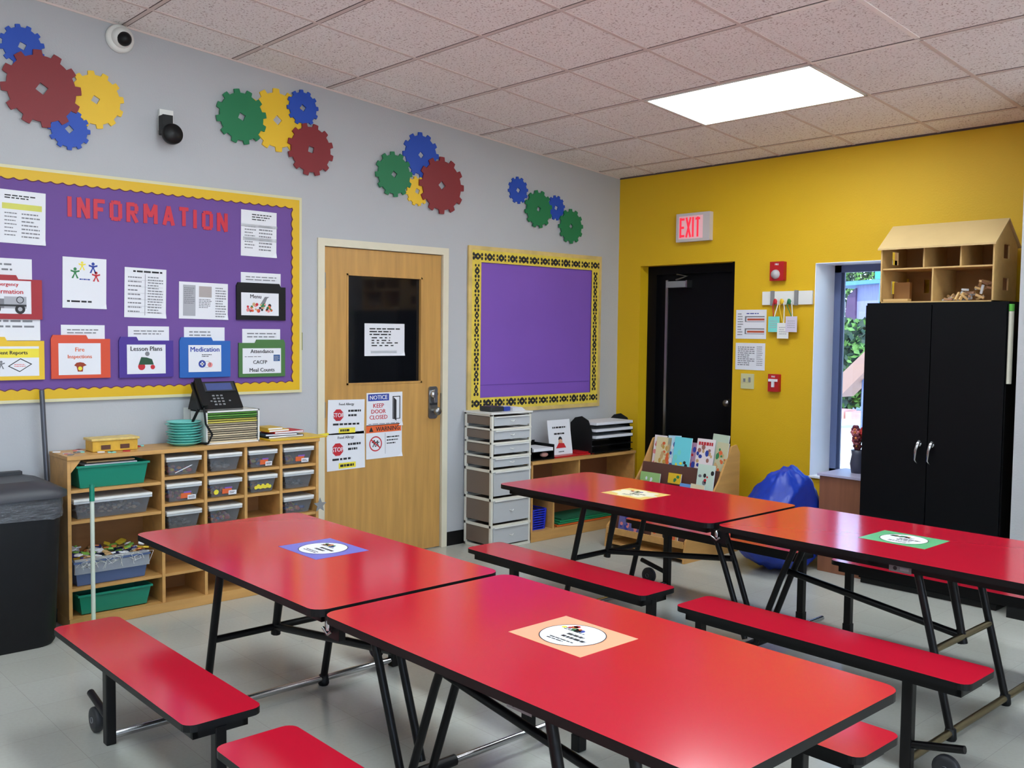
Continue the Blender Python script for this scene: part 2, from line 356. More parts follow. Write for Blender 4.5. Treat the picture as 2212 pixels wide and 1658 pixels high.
# ================================================================== WOODEN DOOR
d1 = thing('door_1', None, None, (0, (DY0+DY1)/2, 0), kind=S)
fr = MB(LWF); fw_ = .048
fr.box((DY0, 0, -.1), (DY0+fw_, DZ, .014), cream).box((DY1-fw_, 0, -.1), (DY1, DZ, .014), cream).box((DY0+fw_, DZ-fw_, -.1), (DY1-fw_, DZ, .014), cream)
fr.box((DY0+fw_, 0, -.11), (DY0+fw_+.012, DZ-fw_, -.05), cream).box((DY1-fw_-.012, 0, -.11), (DY1-fw_, DZ-fw_, -.05), cream)
fr.build('door_frame', d1, bevel=.003)
GY0, GZ1 = lw(750, 590); GY1, GZ0 = lw(912, 826)
LY0, LY1, LZ = DY0+fw_+.004, DY1-fw_-.004, DZ-fw_-.004
lf = MB(LWF); w0, w1 = -.05, -.006
lf.box((LY0, .008, w0), (GY0, LZ, w1), doorwood).box((GY1, .008, w0), (LY1, LZ, w1), doorwood).box((GY0, .008, w0), (GY1, GZ0, w1), doorwood).box((GY0, GZ1, w0), (GY1, LZ, w1), doorwood)
lf.build('door_leaf', d1)
gb = MB(LWF); q = .012
for a in ((GY0, GZ0, GY1, GZ0+q), (GY0, GZ1-q, GY1, GZ1), (GY0, GZ0, GY0+q, GZ1), (GY1-q, GZ0, GY1, GZ1)): gb.box((a[0], a[1], w1-.02), (a[2], a[3], w1+.004), doorwood)
gb.build('glazing_bead', d1)
MB(LWF).box((GY0+.005, GZ0+.005, -.035), (GY1-.005, GZ1-.005, -.028), darkglass).build('door_glass', d1)
for zz in (lw(703, 605)[1], lw(703, 885)[1], .25):
    h = MB(LWF); h.box((LY0-.012, zz-.05, -.006), (LY0+.012, zz+.05, -.002), steel); h.tube([(LY0-.002, zz-.05, .003), (LY0-.002, zz+.05, .003)], .007, steel); h.build('hinge', d1)
hy, hz = lw(935, 868)
h = MB(LWF); h.prism(rrect(hy-.038, hz-.115, hy+.038, hz+.11, .02), -.006, .006, steel)
h.lathe([(0, .03), (.024, .03), (.03, .02), (.03, .006)], chrome, (hy, hz+.055, 0), ax=2)
h.box((hy-.012, hz+.0, .03), (hy+.014, hz+.09, .036), chrome)
h.lathe([(.012, .006), (.012, .035), (.026, .045), (.03, .06), (.022, .072), (0, .075)], steel, (hy, hz-.06, 0), ax=2)
h.box((hy-.03, hz-.02, .006), (hy+.03, hz-.005, .012), dgrey)
h.build('door_lock', d1)
MB(LWF).box((LY1-.003, hz-.06, -.006), (LY1+.012, hz+.06, .0005), steel).build('strike_plate', d1)
# dark room behind the doors
MB().box((-.6, -3.2, 0), (-.59, -1.4, 2.5), black).build('wall_behind_door', kind=S)

# ================================================================== BLACK EXIT DOOR in the yellow wall
d2 = thing('door_2', None, None, (.7, .1, 0), kind=S)
fr = MB(YWF); a0, a1 = .235, 1.142
fr.box((a0+.0, 0, -.17), (a0+.09, 2.073, -.1), blackd)
fr.box((a1-.035, 0, -.17), (a1, 2.073, -.02), blackd).box((a0+.09, 2.005, -.17), (a1-.035, 2.073, -.1), blackd)
fr.build('door_frame', d2, bevel=.004)
MB(YWF).box((a0+.085, .0, -.19), (a1-.03, 2.01, -.135), blackd).build('door_leaf', d2, bevel=.003)
cx_, _ = yw(1437, 800, .12)
MB(YWF).box((cx_-.012, .02, -.134), (cx_+.012, 1.96, -.118), steel).build('light_line_strip', d2, bevel=.003)  # grey metal bar standing in for a thin line of light beside the leaf
c0 = yw(1443, 608, .1); c1 = yw(1488, 620, .1)
h = MB(YWF); h.box((c0[0], c1[1], -.134), (c1[0], c0[1], -.075), greyp); h.box((c1[0]-.01, c1[1]-.002, -.134), (c1[0]+.004, c0[1]+.004, -.07), steel)
h.tube([(c0[0]+.09, c0[1]+.01, -.09), (c0[0]+.22, c0[1]+.035, -.06), (c0[0]+.09, c0[1]+.055, -.1)], .008, steel)
h.build('door_closer', d2, bevel=.003)
kx, kz = yw(1574, 870, .1)
h = MB(YWF); h.lathe([(.03, -.134), (.03, -.125), (.012, -.12), (.012, -.09), (.026, -.08), (.026, -.06), (0, -.055)], steel, (kx, kz, 0), ax=2); h.build('door_handle', d2)

# ================================================================== WINDOW
winblue = mat('window_frame_blue_grey', (96, 110, 150), .4); jamb = mat('window_jamb_white', (246, 248, 252), .5)
w = thing('window_1', None, None, ((WX0+WX1)/2, .1, WZ0), kind=S)
jb = MB(YWF); q = .004
jb.box((WX0, WZ0, -.3), (WX0+q, WZ1, .006), jamb).box((WX1-q, WZ0, -.3), (WX1, WZ1, .006), jamb).box((WX0, WZ1-q, -.3), (WX1, WZ1, .006), jamb).box((WX0, WZ0, -.3), (WX1, WZ0+.012, .02), jamb)
jb.build('window_jamb', w)
fr = MB(YWF); a, b2, c2, d = WX0+q, WZ0+.012, WX1-q, WZ1-q; q = .05
for k in ((a, b2, a+q, d), (c2-q, b2, c2, d), (a, b2, c2, b2+.03), (a, d-q, c2, d)): fr.box((k[0], k[1], -.29), (k[2], k[3], -.25), winblue)
fr.box((a+q, b2, -.28), (a+q+.02, d, -.262), mat('window_gasket', (60, 74, 110), .4)); fr.build('window_frame', w, bevel=.003)
MB(YWF).box((a+q, b2+.03, -.273), (c2-q, d-q, -.268), glass).build('window_pane', w)

# ================================================================== OUTSIDE
grass = mat('ground_pale_sand', (236, 228, 214), .9, var=.06, vscale=2)
MB().box((-30, .32, -.16), (25, 45, -.1), grass).build('ground_outside', kind=S)
leafA = mat('leaf_green_bright', (84, 128, 50), .6, var=.3, vscale=9); leafB = mat('leaf_green_dark', (22, 50, 26), .6, var=.3, vscale=9); barkm = mat('bark', (96, 74, 56), .9)  # brighter and darker leaf greens, mixed at random leaf by leaf
def bush(name, label, cat, c, r, hgt, n, seed, trunk=True, ms=(leafA, leafB)):
    rnd = random.Random(seed); t = thing(name, label, cat, c); b = MB()
    for i in range(n):
        d = Vector((rnd.gauss(0, 1), rnd.gauss(0, 1), rnd.gauss(0, 1))).normalized()*(rnd.random()**.4)
        p = Vector((c[0]+d.x*r, c[1]+d.y*r, c[2]+hgt*.52+d.z*hgt*.48)); s_ = rnd.uniform(.05, .11)
        u = Vector((rnd.gauss(0, 1), rnd.gauss(0, 1), rnd.gauss(0, 1))).normalized()*s_; v = u.orthogonal().normalized()*s_*.6
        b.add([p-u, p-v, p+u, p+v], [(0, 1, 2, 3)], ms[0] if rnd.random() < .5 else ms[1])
    b.build('foliage', t)
    k = MB(); 
    for j in range(5): k.tube([(c[0]+.04*j-.1, c[1], c[2]), (c[0]+rnd.uniform(-.5, .5)*r, c[1]+rnd.uniform(-.4, .4)*r, c[2]+hgt*.7)], [.03, .01], barkm, 6)
    k.build('stems', t)
def gp(px, py): return at(px, py, 2, -.1)
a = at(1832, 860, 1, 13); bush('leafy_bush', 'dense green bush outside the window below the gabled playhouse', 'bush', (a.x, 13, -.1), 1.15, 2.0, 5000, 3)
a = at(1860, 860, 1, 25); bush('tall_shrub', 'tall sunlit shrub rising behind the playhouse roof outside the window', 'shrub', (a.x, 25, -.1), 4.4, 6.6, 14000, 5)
bl = mat('playhouse_pale_blue', (80, 130, 168), .6); pr = mat('playhouse_roof_mauve', (76, 52, 84), .7, var=.1); pw = mat('playhouse_siding_lilac', (128, 130, 168), .7, var=.1, vscale=3, stretch=(12, 1, 1))
YH = 17.0; p = lambda px, py: yw(px, py, YH)
a = p(1850, 800); t = thing('playhouse', 'small gabled playhouse seen through the window above the bush', 'playhouse', (a[0], YH, -.1))
b = MB(YWF); c0 = p(1850, 612); c1 = p(1960, 612); b.box((c0[0], -.1, -YH-1.6), (c1[0], c0[1], -YH), pw); b.build('wall_panel', t)
b = MB(YWF); q0, q1, q2, q3 = p(1820, 690), p(1852, 690), p(1852, 622), p(1834, 640); b.prism([(q0[0], -.1), (q1[0], -.1), q2, q3, (q0[0]+.1, q0[1])], -YH, -YH+.08, pr); b.build('gable', t)
b = MB(YWF); q0, q1, q2 = p(1800, 612), p(1960, 600), p(1960, 616); b.prism([(q0[0], q0[1]-.1), (q1[0], q1[1]-.1), q1, q0], -YH-1.8, -YH+.3, bl); b.build('roof', t)
b = MB(YWF); q0, q1 = p(1818, 675), p(1827, 652); b.box((q0[0], q0[1], -YH), (q1[0], q1[1], -YH+.12), whitep); b.build('notice', t)
b = MB(YWF); q0, q1 = yw(1890, 602, 15), yw(1930, 580, 15); b.box((q0[0], q0[1], -15.1), (q1[0], q1[1], -15), mat('canopy_turquoise', (60, 170, 210), .5)); b.box((q0[0]+.1, -.1, -15.08), (q0[0]+.2, q0[1], -15.02), bl); b.build('play_canopy', label='turquoise play canopy corner seen through the window above the lilac wall', cat='canopy')
sl = mat('slide_beige_plastic', (150, 116, 100), .5); YS = 9.0; p = lambda px, py: yw(px, py, YS)
t = thing('playground_slide', 'beige playground slide sloping up to the right outside the window', 'slide', (p(1850, 850)[0], YS, -.1))
b = MB(YWF); b.prism([p(1812, 858), p(1900, 770), p(1900, 728), p(1812, 812)], -YS-.5, -YS, sl); b.build('chute', t, bevel=.01)
for px in (1850, 1892):
    q0 = p(px, 815 if px < 1870 else 780); MB().tube([(q0[0], YS+.25, -.1), (q0[0], YS+.25, q0[1])], .03, winblue).build('leg', t)
bd = MB(); a = gp(1830, 905)
for k in range(16): bd.box((a.x-2.2+k*.36, a.y, -.1), (a.x-1.88+k*.36, a.y+.5, .04+.01*(k % 3)), mat('brick_edging', (200, 150, 140), .8, var=.2))
bd.build('brick_border', label='low pinkish brick border on the sunny ground outside', cat='border')

# ================================================================== CAFETERIA TABLES
def make_table(cx, cy, label):
    t = thing('cafeteria_table', label, 'table', (cx, cy, 0), group='red folding cafeteria tables with benches')
    Z = .68; hw = .38
    for s_ in (-1, 1):
        x0, x1 = sorted((cx+s_*.014, cx+s_*1.465))
        MB().prism(rrect(x0, cy-hw, x1, cy+hw, .05), Z-.024, Z, red, side=black).build('tabletop', t)
        a = MB(); k = .05; xa, xb = x0+k, x1-k; ya, yb = cy-hw+k, cy+hw-k
        a.box((xa, ya, Z-.055), (xb, ya+.02, Z-.024), blackm).box((xa, yb-.02, Z-.055), (xb, yb, Z-.024), blackm).box((xa, ya, Z-.055), (xa+.02, yb, Z-.024), blackm).box((xb-.02, ya, Z-.055), (xb, yb, Z-.024), blackm)
        a.box(((xa+xb)/2-.02, ya, Z-.05), ((xa+xb)/2+.02, yb, Z-.024), blackm)
        a.build('apron', t)
        # end frame
        fb = MB(); xb_ = cx+s_*1.04
        fb.tube([(xb_, cy-.632, .03), (xb_, cy+.632, .03)], .0145, chrome if s_ < 0 else brass); fb.build('floor_bar', t)
        for yy in (-.27, .27):
            MB().tube([(xb_, cy+yy, .03), (cx+s_*.965, cy+yy, .33), (cx+s_*.893, cy+yy, .618)], .0155, blackm).build('leg', t)
            MB().lathe([(.02, 0), (.024, .008), (.02, .045), (.0, .05)], black, (xb_, cy+yy, 0), n=12).build('foot', t)
        MB().tube([(cx+s_*.965, cy-.27, .33), (cx+s_*.965, cy+.27, .33)], .014, blackm if s_ < 0 else brass).build('crossbar', t)
        MB().tube([(cx+s_*.90, cy, .61), (cx+s_*.955, cy, .36), (cx+s_*.965, cy, .30)], [.02, .016, .02], blackm).build('bracket', t)
        MB().tube([(cx+s_*.96, cy, .33), (cx+s_*.15, cy, .44)], .015, blackm).build('strut', t)
        for yy in (-.05, .04):
            MB().tube([(cx+s_*.245, cy+yy, .618), (cx+s_*.155, cy+yy, .41), (cx+s_*.03, cy+yy, .08)], .0145, blackm).build('folding_leg', t)
        for yy in (-1, 1):
            by = cy+yy*.638; bx0, bx1 = sorted((cx+s_*.085, cx+s_*1.29)); zb = .40
            seat = MB().prism(rrect(bx0, by-.122, bx1, by+.122, .035), zb-.022, zb, red, side=black).build('bench_seat', t)
            a = MB(); k = .035; a.box((bx0+k, by-.122+k, zb-.058), (bx1-k, by-.122+k+.016, zb-.022), blackm).box((bx0+k, by+.122-k-.016, zb-.058), (bx1-k, by+.122-k, zb-.022), blackm)
            a.box((bx0+k, by-.122+k, zb-.058), (bx0+k+.016, by+.122-k, zb-.022), blackm).box((bx1-k-.016, by-.122+k, zb-.058), (bx1-k, by+.122-k, zb-.022), blackm)
            a.build('bench_apron', t)
            MB().box((xb_-.02, by-.018, .0), (xb_+.02, by+.018, zb-.04), blackm).build('bench_post', t, bevel=.004)
            xi = cx+s_*.135
            MB().box((xi-.018, by-.018, .055), (xi+.018, by+.018, zb-.04), blackm).build('bench_post', t, bevel=.004)
            MB().box((xi-.021, by-.021, 0), (xi+.021, by+.021, .06), black).build('post_foot', t, bevel=.004)
            cs = MB(); xo = xb_+s_*.12
            cs.tube([(xb_, by, .09), (xb_+s_*.2, by, .135)], .014, blackm); cs.build('caster_arm', t)
            cw = MB(); cw.lathe([(0, -.016), (.03, -.016), (.045, -.014), (.048, -.008), (.048, .008), (.045, .014), (.03, .016), (0, .016)], dgrey, (xo+s_*.02, by-.03*yy*0, .049), ax=1, n=24)
            cw.lathe([(.012, -.02), (.012, .02)], greyp, (xo+s_*.02, by, .049), ax=1, n=12); cw.build('caster_wheel', t)
    MB().tube([(cx, cy-.16, .06), (cx, cy+.16, .06)], .02, blackm).build('center_bar', t)
    for sy in (-1, 1):
        MB().tube([(cx+.045*0, cy+sy*.16, .06), (cx, cy+sy*.62, .06)], .0125, chrome).build('bench_link', t)
        hb = MB(); hb.box((cx-.04, cy+sy*(hw-.06)-.012, Z-.09), (cx+.04, cy+sy*(hw-.06)+.012, Z-.03), blackm)
        hb.tube([(cx-.03, cy+sy*(hw-.035), Z-.06), (cx, cy+sy*(hw-.035), Z-.075), (cx+.02, cy+sy*(hw-.035), Z-.06)], .005, chrome)
        hb.lathe([(.007, -.022), (.009, 0), (.007, .008), (0, .01)], chrome, (cx, cy+sy*(hw-.035), Z-.04), n=12)
        hb.build('hinge_latch', t)
    nb = MB(); nb.T = frame((cx+.85, cy-hw+.05-.001, Z-.045), (1, 0, 0), (0, 0, 1)); nb.quad(-.045, -.014, .045, .014, .001, greyp); nb.disc(-.02, 0, .008, .002, ink); nb.quad(0, -.006, .035, .006, .002, inkl)
    nb.build('maker_plate', t)
    return t
t1 = make_table(2.80, -4.14, 'near red folding cafeteria table with attached benches, peach and purple stickers on it')
t2 = copy_tree(t1); t2.location = (2.765, -2.095, 0); t2.scale = (1, .985, 1)
t2['label'] = 'far red folding cafeteria table with attached benches, yellow and green stickers on it'

# table stickers
def sticker(c, z, base, circ, label, kind):
    b = MB(Matrix.Translation((c[0], c[1], z))); b.box((-.142, -.118, 0), (.142, .118, .0008), base)
    if kind != 'splat': b.disc(0, 0, .096, .0012, circ, 40); b.ring(0, 0, .094, .097, .0015, ink, 40)
    else: b.poly([((.125+.02*math.cos(7*a))*math.cos(a), (.095+.014*math.cos(7*a))*math.sin(a)) for a in [2*math.pi*i/60 for i in range(60)]], .0012, circ)
    R = Matrix.Rotation(math.radians(0), 4, 'Z'); rnd = random.Random(len(label))
    cols = [inkred, inkyel, inkblue, inkor, inkgr]
    for i in range(10): b.disc(-.05+rnd.uniform(-.02, .05), .045+rnd.uniform(-.018, .018), rnd.uniform(.006, .012), .0016, cols[i % 5] if kind != 'green' else [inkgr, cardb, ink][i % 3], 8)
    b.lines(-.06, .022, .03, .04, 2, ink, .0017)
    b.lines(-.02, -.035, .07, .012, 2, ink, .0017, .55); b.lines(-.04, -.07, .05, -.045, 2, ink, .0017)
    b.build('table_sticker', label=label, cat='sticker')
T1T = .6801
sticker((2.07, -4.06), T1T, mat('sticker_periwinkle', (104, 104, 196), .3), white, 'periwinkle blue sticker with a white circle on the near table', 'circle')
sticker((3.455, -4.085), T1T, mat('sticker_peach', (244, 168, 132), .3), white, 'peach sticker with a white circle on the near table', 'circle')
sticker((2.01, -2.11), T1T, mat('sticker_yellow', (240, 208, 120), .3), mat('sticker_cream', (246, 238, 214), .3), 'yellow sticker with a cream splash shape on the far table', 'splat')
sticker((3.47, -2.09), T1T, mat('sticker_green', (104, 184, 128), .3), white, 'green sticker with a white circle on the far table', 'green')

# ================================================================== GEARS ON THE WALL
def gear(px, py, r, m, w, label, rot, hole=True):
    y, z = lw(px, py); n = 12; b = MB(LWF); pts = []
    for k in range(n):
        a = rot+2*math.pi*k/n; h_ = 2*math.pi/n
        for da, rr in ((-.5, .86), (-.27, .86), (-.2, 1), (0, 1.0), (.2, 1), (.27, .86), (.4, .86)): pts.append((a+da*h_, r*rr))
    hs = max(.016, r*.115); vs = []; N = len(pts)
    for w_ in (w, w+.009):
        for a, rr in pts:
            aa = (a-rot*2) % (math.pi/2)-math.pi/4; hr = hs/math.cos(aa) if abs(aa) <= math.pi/4 else hs
            vs += [(y+rr*math.cos(a), z+rr*math.sin(a), w_), (y+hr*math.cos(a), z+hr*math.sin(a), w_)]
    fs = []
    for i in range(N):
        j = (i+1) % N; o = 2*N
        fs += [(o+2*i+1, o+2*i, o+2*j, o+2*j+1), (2*i, 2*i+1, 2*j+1, 2*j), (2*i, 2*j, o+2*j, o+2*i), (2*j+1, 2*i+1, o+2*i+1, o+2*j+1)]
    b.add(vs, fs, m); b.build('wall_gear', label=label, cat='gear', group='coloured gears on the grey wall')
G = [(47, 100, .107, gear_blue, .001, 'small blue gear above the largest maroon gear, far left', .2), (88, 193, .194, gear_red, .012, 'largest maroon gear, far left above the information board', .1),
     (205, 216, .15, gear_yel, .001, 'yellow gear right of the far left maroon gear', .15), (148, 280, .106, gear_blue, .006, 'small blue gear under the far left maroon and yellow gears', .0),
     (519, 253, .16, gear_green, .012, 'green gear left of the tall yellow gear, second cluster', .2), (598, 260, .188, gear_yel, .001, 'yellow gear in the middle of the second cluster', .05),
     (651, 234, .109, gear_blue, .012, 'small blue gear above a maroon gear, second cluster', .1), (668, 324, .161, gear_red, .014, 'maroon gear lowest in the second cluster', .3),
     (908, 335, .152, gear_blue, .001, 'blue gear on top of the third cluster', .05), (848, 377, .149, gear_green, .012, 'green gear on the left of the third cluster', .1),
     (951, 401, .196, gear_red, .012, 'maroon gear on the right of the third cluster', .0), (900, 413, .1, gear_yel, .002, 'small yellow gear tucked under the third cluster', .2),
     (1118, 411, .1, gear_blue, .001, 'small blue gear leading the fourth cluster on its left', .1), (1160, 452, .143, gear_green, .012, 'larger left green gear of the fourth cluster', .2),
     (1200, 449, .096, gear_blue, .001, 'small blue gear between the two green gears', .2), (1230, 489, .135, gear_green, .012, 'last green gear, nearest the yellow wall', .05)]
for a in G: gear(*a)
# dome camera and black wall device
y, z = lw(262, 82, .03)
t = thing('dome_camera', 'white dome security camera high on the grey wall', 'camera', (0, y, z-.07))
MB(LWF).lathe([(0, 0), (.074, 0), (.076, .012), (.068, .03), (.05, .034)], whitep, (y, z, 0), ax=2, n=32).build('housing', t)
MB().blob((.038, y, z), .055, whitep, 20).build('ball', t)
ly_, lz_ = lw(270, 83, .082); MB().blob((.072, ly_, lz_), .038, black, 18).build('lens', t)
y0, z1 = lw(347, 238); y1, z0 = lw(360, 296)
t = thing('wall_camera', 'black round-headed device on a white bracket, grey wall', 'camera', (0, y0+.05, z0-.05))
ba = lw(344, 235, .02); bb4 = lw(374, 285, .02)
MB(LWF).box((ba[0], bb4[1], 0), (bb4[0], ba[1], .025), whitep).build('bracket', t, bevel=.003)
ba = lw(351, 246, .085); bb4 = lw(374, 292, .085)
MB(LWF).box((ba[0], bb4[1], .025), (bb4[0], ba[1], .085), black).build('body', t, bevel=.006)
ya, za = lw(371, 290, .08)
h = MB(LWF); h.lathe([(0, .06), (.048, .06), (.056, .075), (.056, .10), (.05, .112), (0, .115)], black, (ya, za, 0), ax=2, n=28); h.build('head', t)

# ================================================================== BIG INFORMATION BOARD
BY1, BZ0, BZ1 = -2.975, 1.147, 2.340; BY0 = -5.6
t = thing('bulletin_board', 'large purple information board with scalloped yellow border', 'board', (0, (BY0+BY1)/2, BZ0))
b = MB(LWF); b.box((BY0, BZ0, .0), (BY1, BZ1, .012), purple); b.build('backing_paper', t)
b = MB(LWF); q = .012
for k in ((BY0, BZ0-.004, BY1-q, BZ0+q), (BY0, BZ1-q, BY1-q, BZ1+.004), (BY1-q, BZ0-.004, BY1+.004, BZ1+.004)): b.box((k[0], k[1], 0), (k[2], k[3], .017), alum)
b.build('board_frame', t, bevel=.002)
def scallop(b, p0, p1, inward, w, m, per=.0585, base=.047, amp=.011):
    L = math.dist(p0, p1); n = int(L/per*8); d = ((p1[0]-p0[0])/L, (p1[1]-p0[1])/L); vs = []
    for i in range(n+1):
        s_ = L*i/n; q = base+amp*abs(math.sin(math.pi*s_/per)); x, yv = p0[0]+d[0]*s_, p0[1]+d[1]*s_
        vs += [(x, yv, w), (x+inward[0]*q, yv+inward[1]*q, w)]
    fl = (d[0]*inward[1]-d[1]*inward[0]) > 0
    b.add(vs, [(2*i, 2*i+2, 2*i+3, 2*i+1) if fl else (2*i+1, 2*i+3, 2*i+2, 2*i) for i in range(n)], m)
b = MB(LWF); e = .008; shade = mat('border_painted_shade', (96, 40, 70), .7)  # darker, wider scallop paints the border's shade onto the purple paper
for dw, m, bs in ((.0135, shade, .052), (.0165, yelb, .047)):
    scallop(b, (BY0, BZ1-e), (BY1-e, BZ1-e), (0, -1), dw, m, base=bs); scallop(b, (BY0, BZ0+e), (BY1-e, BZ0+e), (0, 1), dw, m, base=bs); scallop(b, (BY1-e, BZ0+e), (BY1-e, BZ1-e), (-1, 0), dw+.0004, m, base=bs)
b.build('scalloped_border', t)
letm = mat('letter_red_paper', (196, 36, 58), .5)
STROKES = {'I': [((.5, 0), (.5, 1))], 'N': [((.12, 0), (.12, 1)), ((.88, 0), (.88, 1)), ((.12, 1), (.88, 0))], 'F': [((.14, 0), (.14, 1)), ((.14, .91), (.95, .91)), ((.14, .5), (.8, .5))],
    'O': [((.12, .12), (.12, .88)), ((.88, .12), (.88, .88)), ((.12, .88), (.3, .93)), ((.3, .92), (.7, .92)), ((.88, .88), (.7, .93)), ((.12, .12), (.3, .07)), ((.3, .08), (.7, .08)), ((.88, .12), (.7, .07))],
    'R': [((.12, 0), (.12, 1)), ((.12, .92), (.7, .92)), ((.7, .92), (.86, .84)), ((.86, .86), (.86, .58)), ((.86, .58), (.7, .5)), ((.12, .5), (.7, .5)), ((.45, .5), (.9, 0))],
    'M': [((.1, 0), (.1, 1)), ((.9, 0), (.9, 1)), ((.1, 1), (.5, .35)), ((.9, 1), (.5, .35))], 'A': [((.08, 0), (.5, 1)), ((.92, 0), (.5, 1)), ((.25, .32), (.75, .32))],
    'T': [((.5, 0), (.5, 1)), ((.05, .91), (.95, .91))], 'E': [((.14, 0), (.14, 1)), ((.14, .92), (.95, .92)), ((.14, .5), (.85, .5)), ((.14, .08), (.95, .08))], 'X': [((.08, 0), (.92, 1)), ((.08, 1), (.92, 0))]}
def block_letter(b, ch, cu, cv, W, H, st, w0, w1, m):
    for i_, (p, q) in enumerate(STROKES[ch]):
        p = Vector((cu+(p[0]-.5)*W, cv+(p[1]-.5)*H)); q = Vector((cu+(q[0]-.5)*W, cv+(q[1]-.5)*H)); d = (q-p).normalized()*1.0; n = Vector((-d.y, d.x))*st/2
        b.prism([tuple(p-n), tuple(q-n), tuple(q+n), tuple(p+n)], w0, w1+i_*1e-5, m)
word = 'INFORMATION'
xs = [(150, 446), (180, 449), (215, 452), (250, 455), (286, 459), (325, 462), (364, 466), (397, 468), (421, 473), (448, 476), (480, 480)]
for i, (ch, (px, py)) in enumerate(zip(word, xs)):
    y, z = lw(px, py, .014); b = MB(LWF)
    block_letter(b, ch, y, z, .060 if ch != 'M' else .072, .105, .021, .0145, .0165, letm)
    ordn = ['first letter I', 'first letter N', 'letter F', 'first letter O', 'letter R', 'letter M', 'letter A', 'letter T', 'second letter I', 'second letter O', 'last letter N'][i]
    b.build('cutout_letter', label='red cut-out %s of the word on the purple board' % ordn, cat='letter', group='red letters on the purple board')
def rect(px0, py0, px1, py1, x=.014):
    a = lw(px0, py0, x); c = lw(px1, py1, x); return a[0], c[1], c[0], a[1]          # u0, v0, u1, v1
def paper(name, px, label, cat, draw, x=.0145, m=None, tilt=0, T=LWF, rectf=rect, curl=.003):
    u0, v0, u1, v1 = rectf(*px); cu, cv = (u0+u1)/2, (v0+v1)/2; W, H = u1-u0, v1-v0
    b = MB(T @ Matrix.Translation((cu, cv, x)) @ Matrix.Rotation(tilt, 4, 'Z'))
    b.box((-W/2, -H/2, 0), (W/2, H/2, .0012), m or white)
    if curl: b.add([(W/2-.035, -H/2, .0013), (W/2, -H/2, .010), (W/2, -H/2+.03, .0013)], [(0, 1, 2)], m or white)
    b.dz = .0018
    draw(b, W, H); return b.build(name, label=label, cat=cat)
Wd = .0018
def d_list(b, W, H):
    b.lines(-W*.35, H*.33, W*.35, H*.42, 2, ink, Wd, .5)
    b.quad(-W*.4, H*.14, W*.42, H*.25, Wd, mat('highlight_olive', (206, 204, 96), .6))
    b.lines(-W*.35, -H*.38, -W*.1, H*.1, 7, inkg, Wd, .3); b.lines(0, -H*.4, W*.38, H*.1, 7, inkg, Wd, .35)
paper('pinned_sheet', (-8, 407, 99, 530), 'white sheet with a yellow band at the upper left of the board', 'paper', d_list, tilt=-.02)
def d_sched(b, W, H):
    b.lines(-W*.2, H*.28, W*.35, H*.44, 3, ink, Wd, .4); b.lines(-W*.4, -H*.35, -W*.08, H*.18, 8, inkg, Wd, .35); b.lines(.0, -H*.38, W*.38, H*.2, 8, inkg, Wd, .4)
    b.quad(-W*.5, H*.14, W*.52, H*.2, .004, bagm); b.quad(-W*.45, -H*.16, W*.5, -H*.08, .004, bagm)
paper('laminated_sheet', (520, 452, 597, 557), 'shiny laminated white sheet at the upper right of the purple board', 'paper', d_sched, tilt=-.01)
def person(b, u, v, s_, m):
    b.disc(u, v+s_*.8, s_*.28, Wd, m, 12); b.poly([(u-s_*.25, v+s_*.5), (u-s_*.2, v-.1*s_), (u+s_*.2, v-.1*s_), (u+s_*.25, v+s_*.5)], Wd, m)
    for sx in (-1, 1):
        b.poly([(u+sx*.2*s_, v+.5*s_), (u+sx*.75*s_, v+.65*s_), (u+sx*.75*s_, v+.35*s_), (u+sx*.2*s_, v+.2*s_)][::-sx], Wd, m)
        b.poly([(u+sx*.02*s_, v-.1*s_), (u+sx*.25*s_, v-.1*s_), (u+sx*.6*s_, v-.8*s_), (u+sx*.3*s_, v-.85*s_)][::-sx], Wd, m)
def d_people(b, W, H):
    person(b, -W*.22, H*.18, .03, inkgr); person(b, -W*.06, H*.33, .024, inkyel); person(b, W*.19, H*.3, .03, inkblue); person(b, W*.26, H*.13, .028, inkred)
    b.lines(-W*.12, H*.05, W*.12, H*.1, 1, inkblue, Wd, .5); b.lines(-W*.4, -H*.40, W*.4, -H*.33, 1, ink, Wd, .5)
paper('puzzle_people_flyer', (134, 554, 230, 667), 'white flyer with puzzle-piece people figures on the purple board', 'paper', d_people, tilt=-.015)
def d_form(b, W, H):
    b.lines(-W*.3, H*.4, W*.4, H*.46, 1, ink, Wd, .6); b.quad(-W*.02, -H*.45, -W*.008, H*.38, Wd, inkg)
    b.lines(-W*.42, -H*.42, -W*.1, H*.35, 9, inkg, Wd, .3); b.lines(W*.05, -H*.42, W*.42, H*.35, 14, inkg, Wd, .4)
    for k in range(6): b.quad(-W*.42, -H*.4+k*H*.13, W*.42, -H*.395+k*H*.13, Wd, inkl)
paper('printed_form', (268, 577, 359, 687), 'white printed form in columns left of the folded leaflet', 'paper', d_form, tilt=-.02)
def d_leaf(b, W, H):
    b.quad(-W*.42, -H*.42, -W*.17, H*.42, Wd, inkl); b.lines(-W*.4, -H*.1, -W*.19, H*.36, 9, inkg, Wd+.0004, .4)
    b.quad(-W*.1, H*.1, W*.16, H*.4, Wd, mat('photo_taupe', (168, 158, 156), .6)); b.lines(-W*.1, -H*.2, W*.16, H*.06, 6, inkg, Wd, .5)
    b.lines(W*.24, -H*.45, W*.46, H*.4, 12, inkg, Wd, .45)
paper('leaflet', (386, 608, 492, 690), 'wide white leaflet in three columns beside the black pocket', 'paper', d_leaf, tilt=-.012)
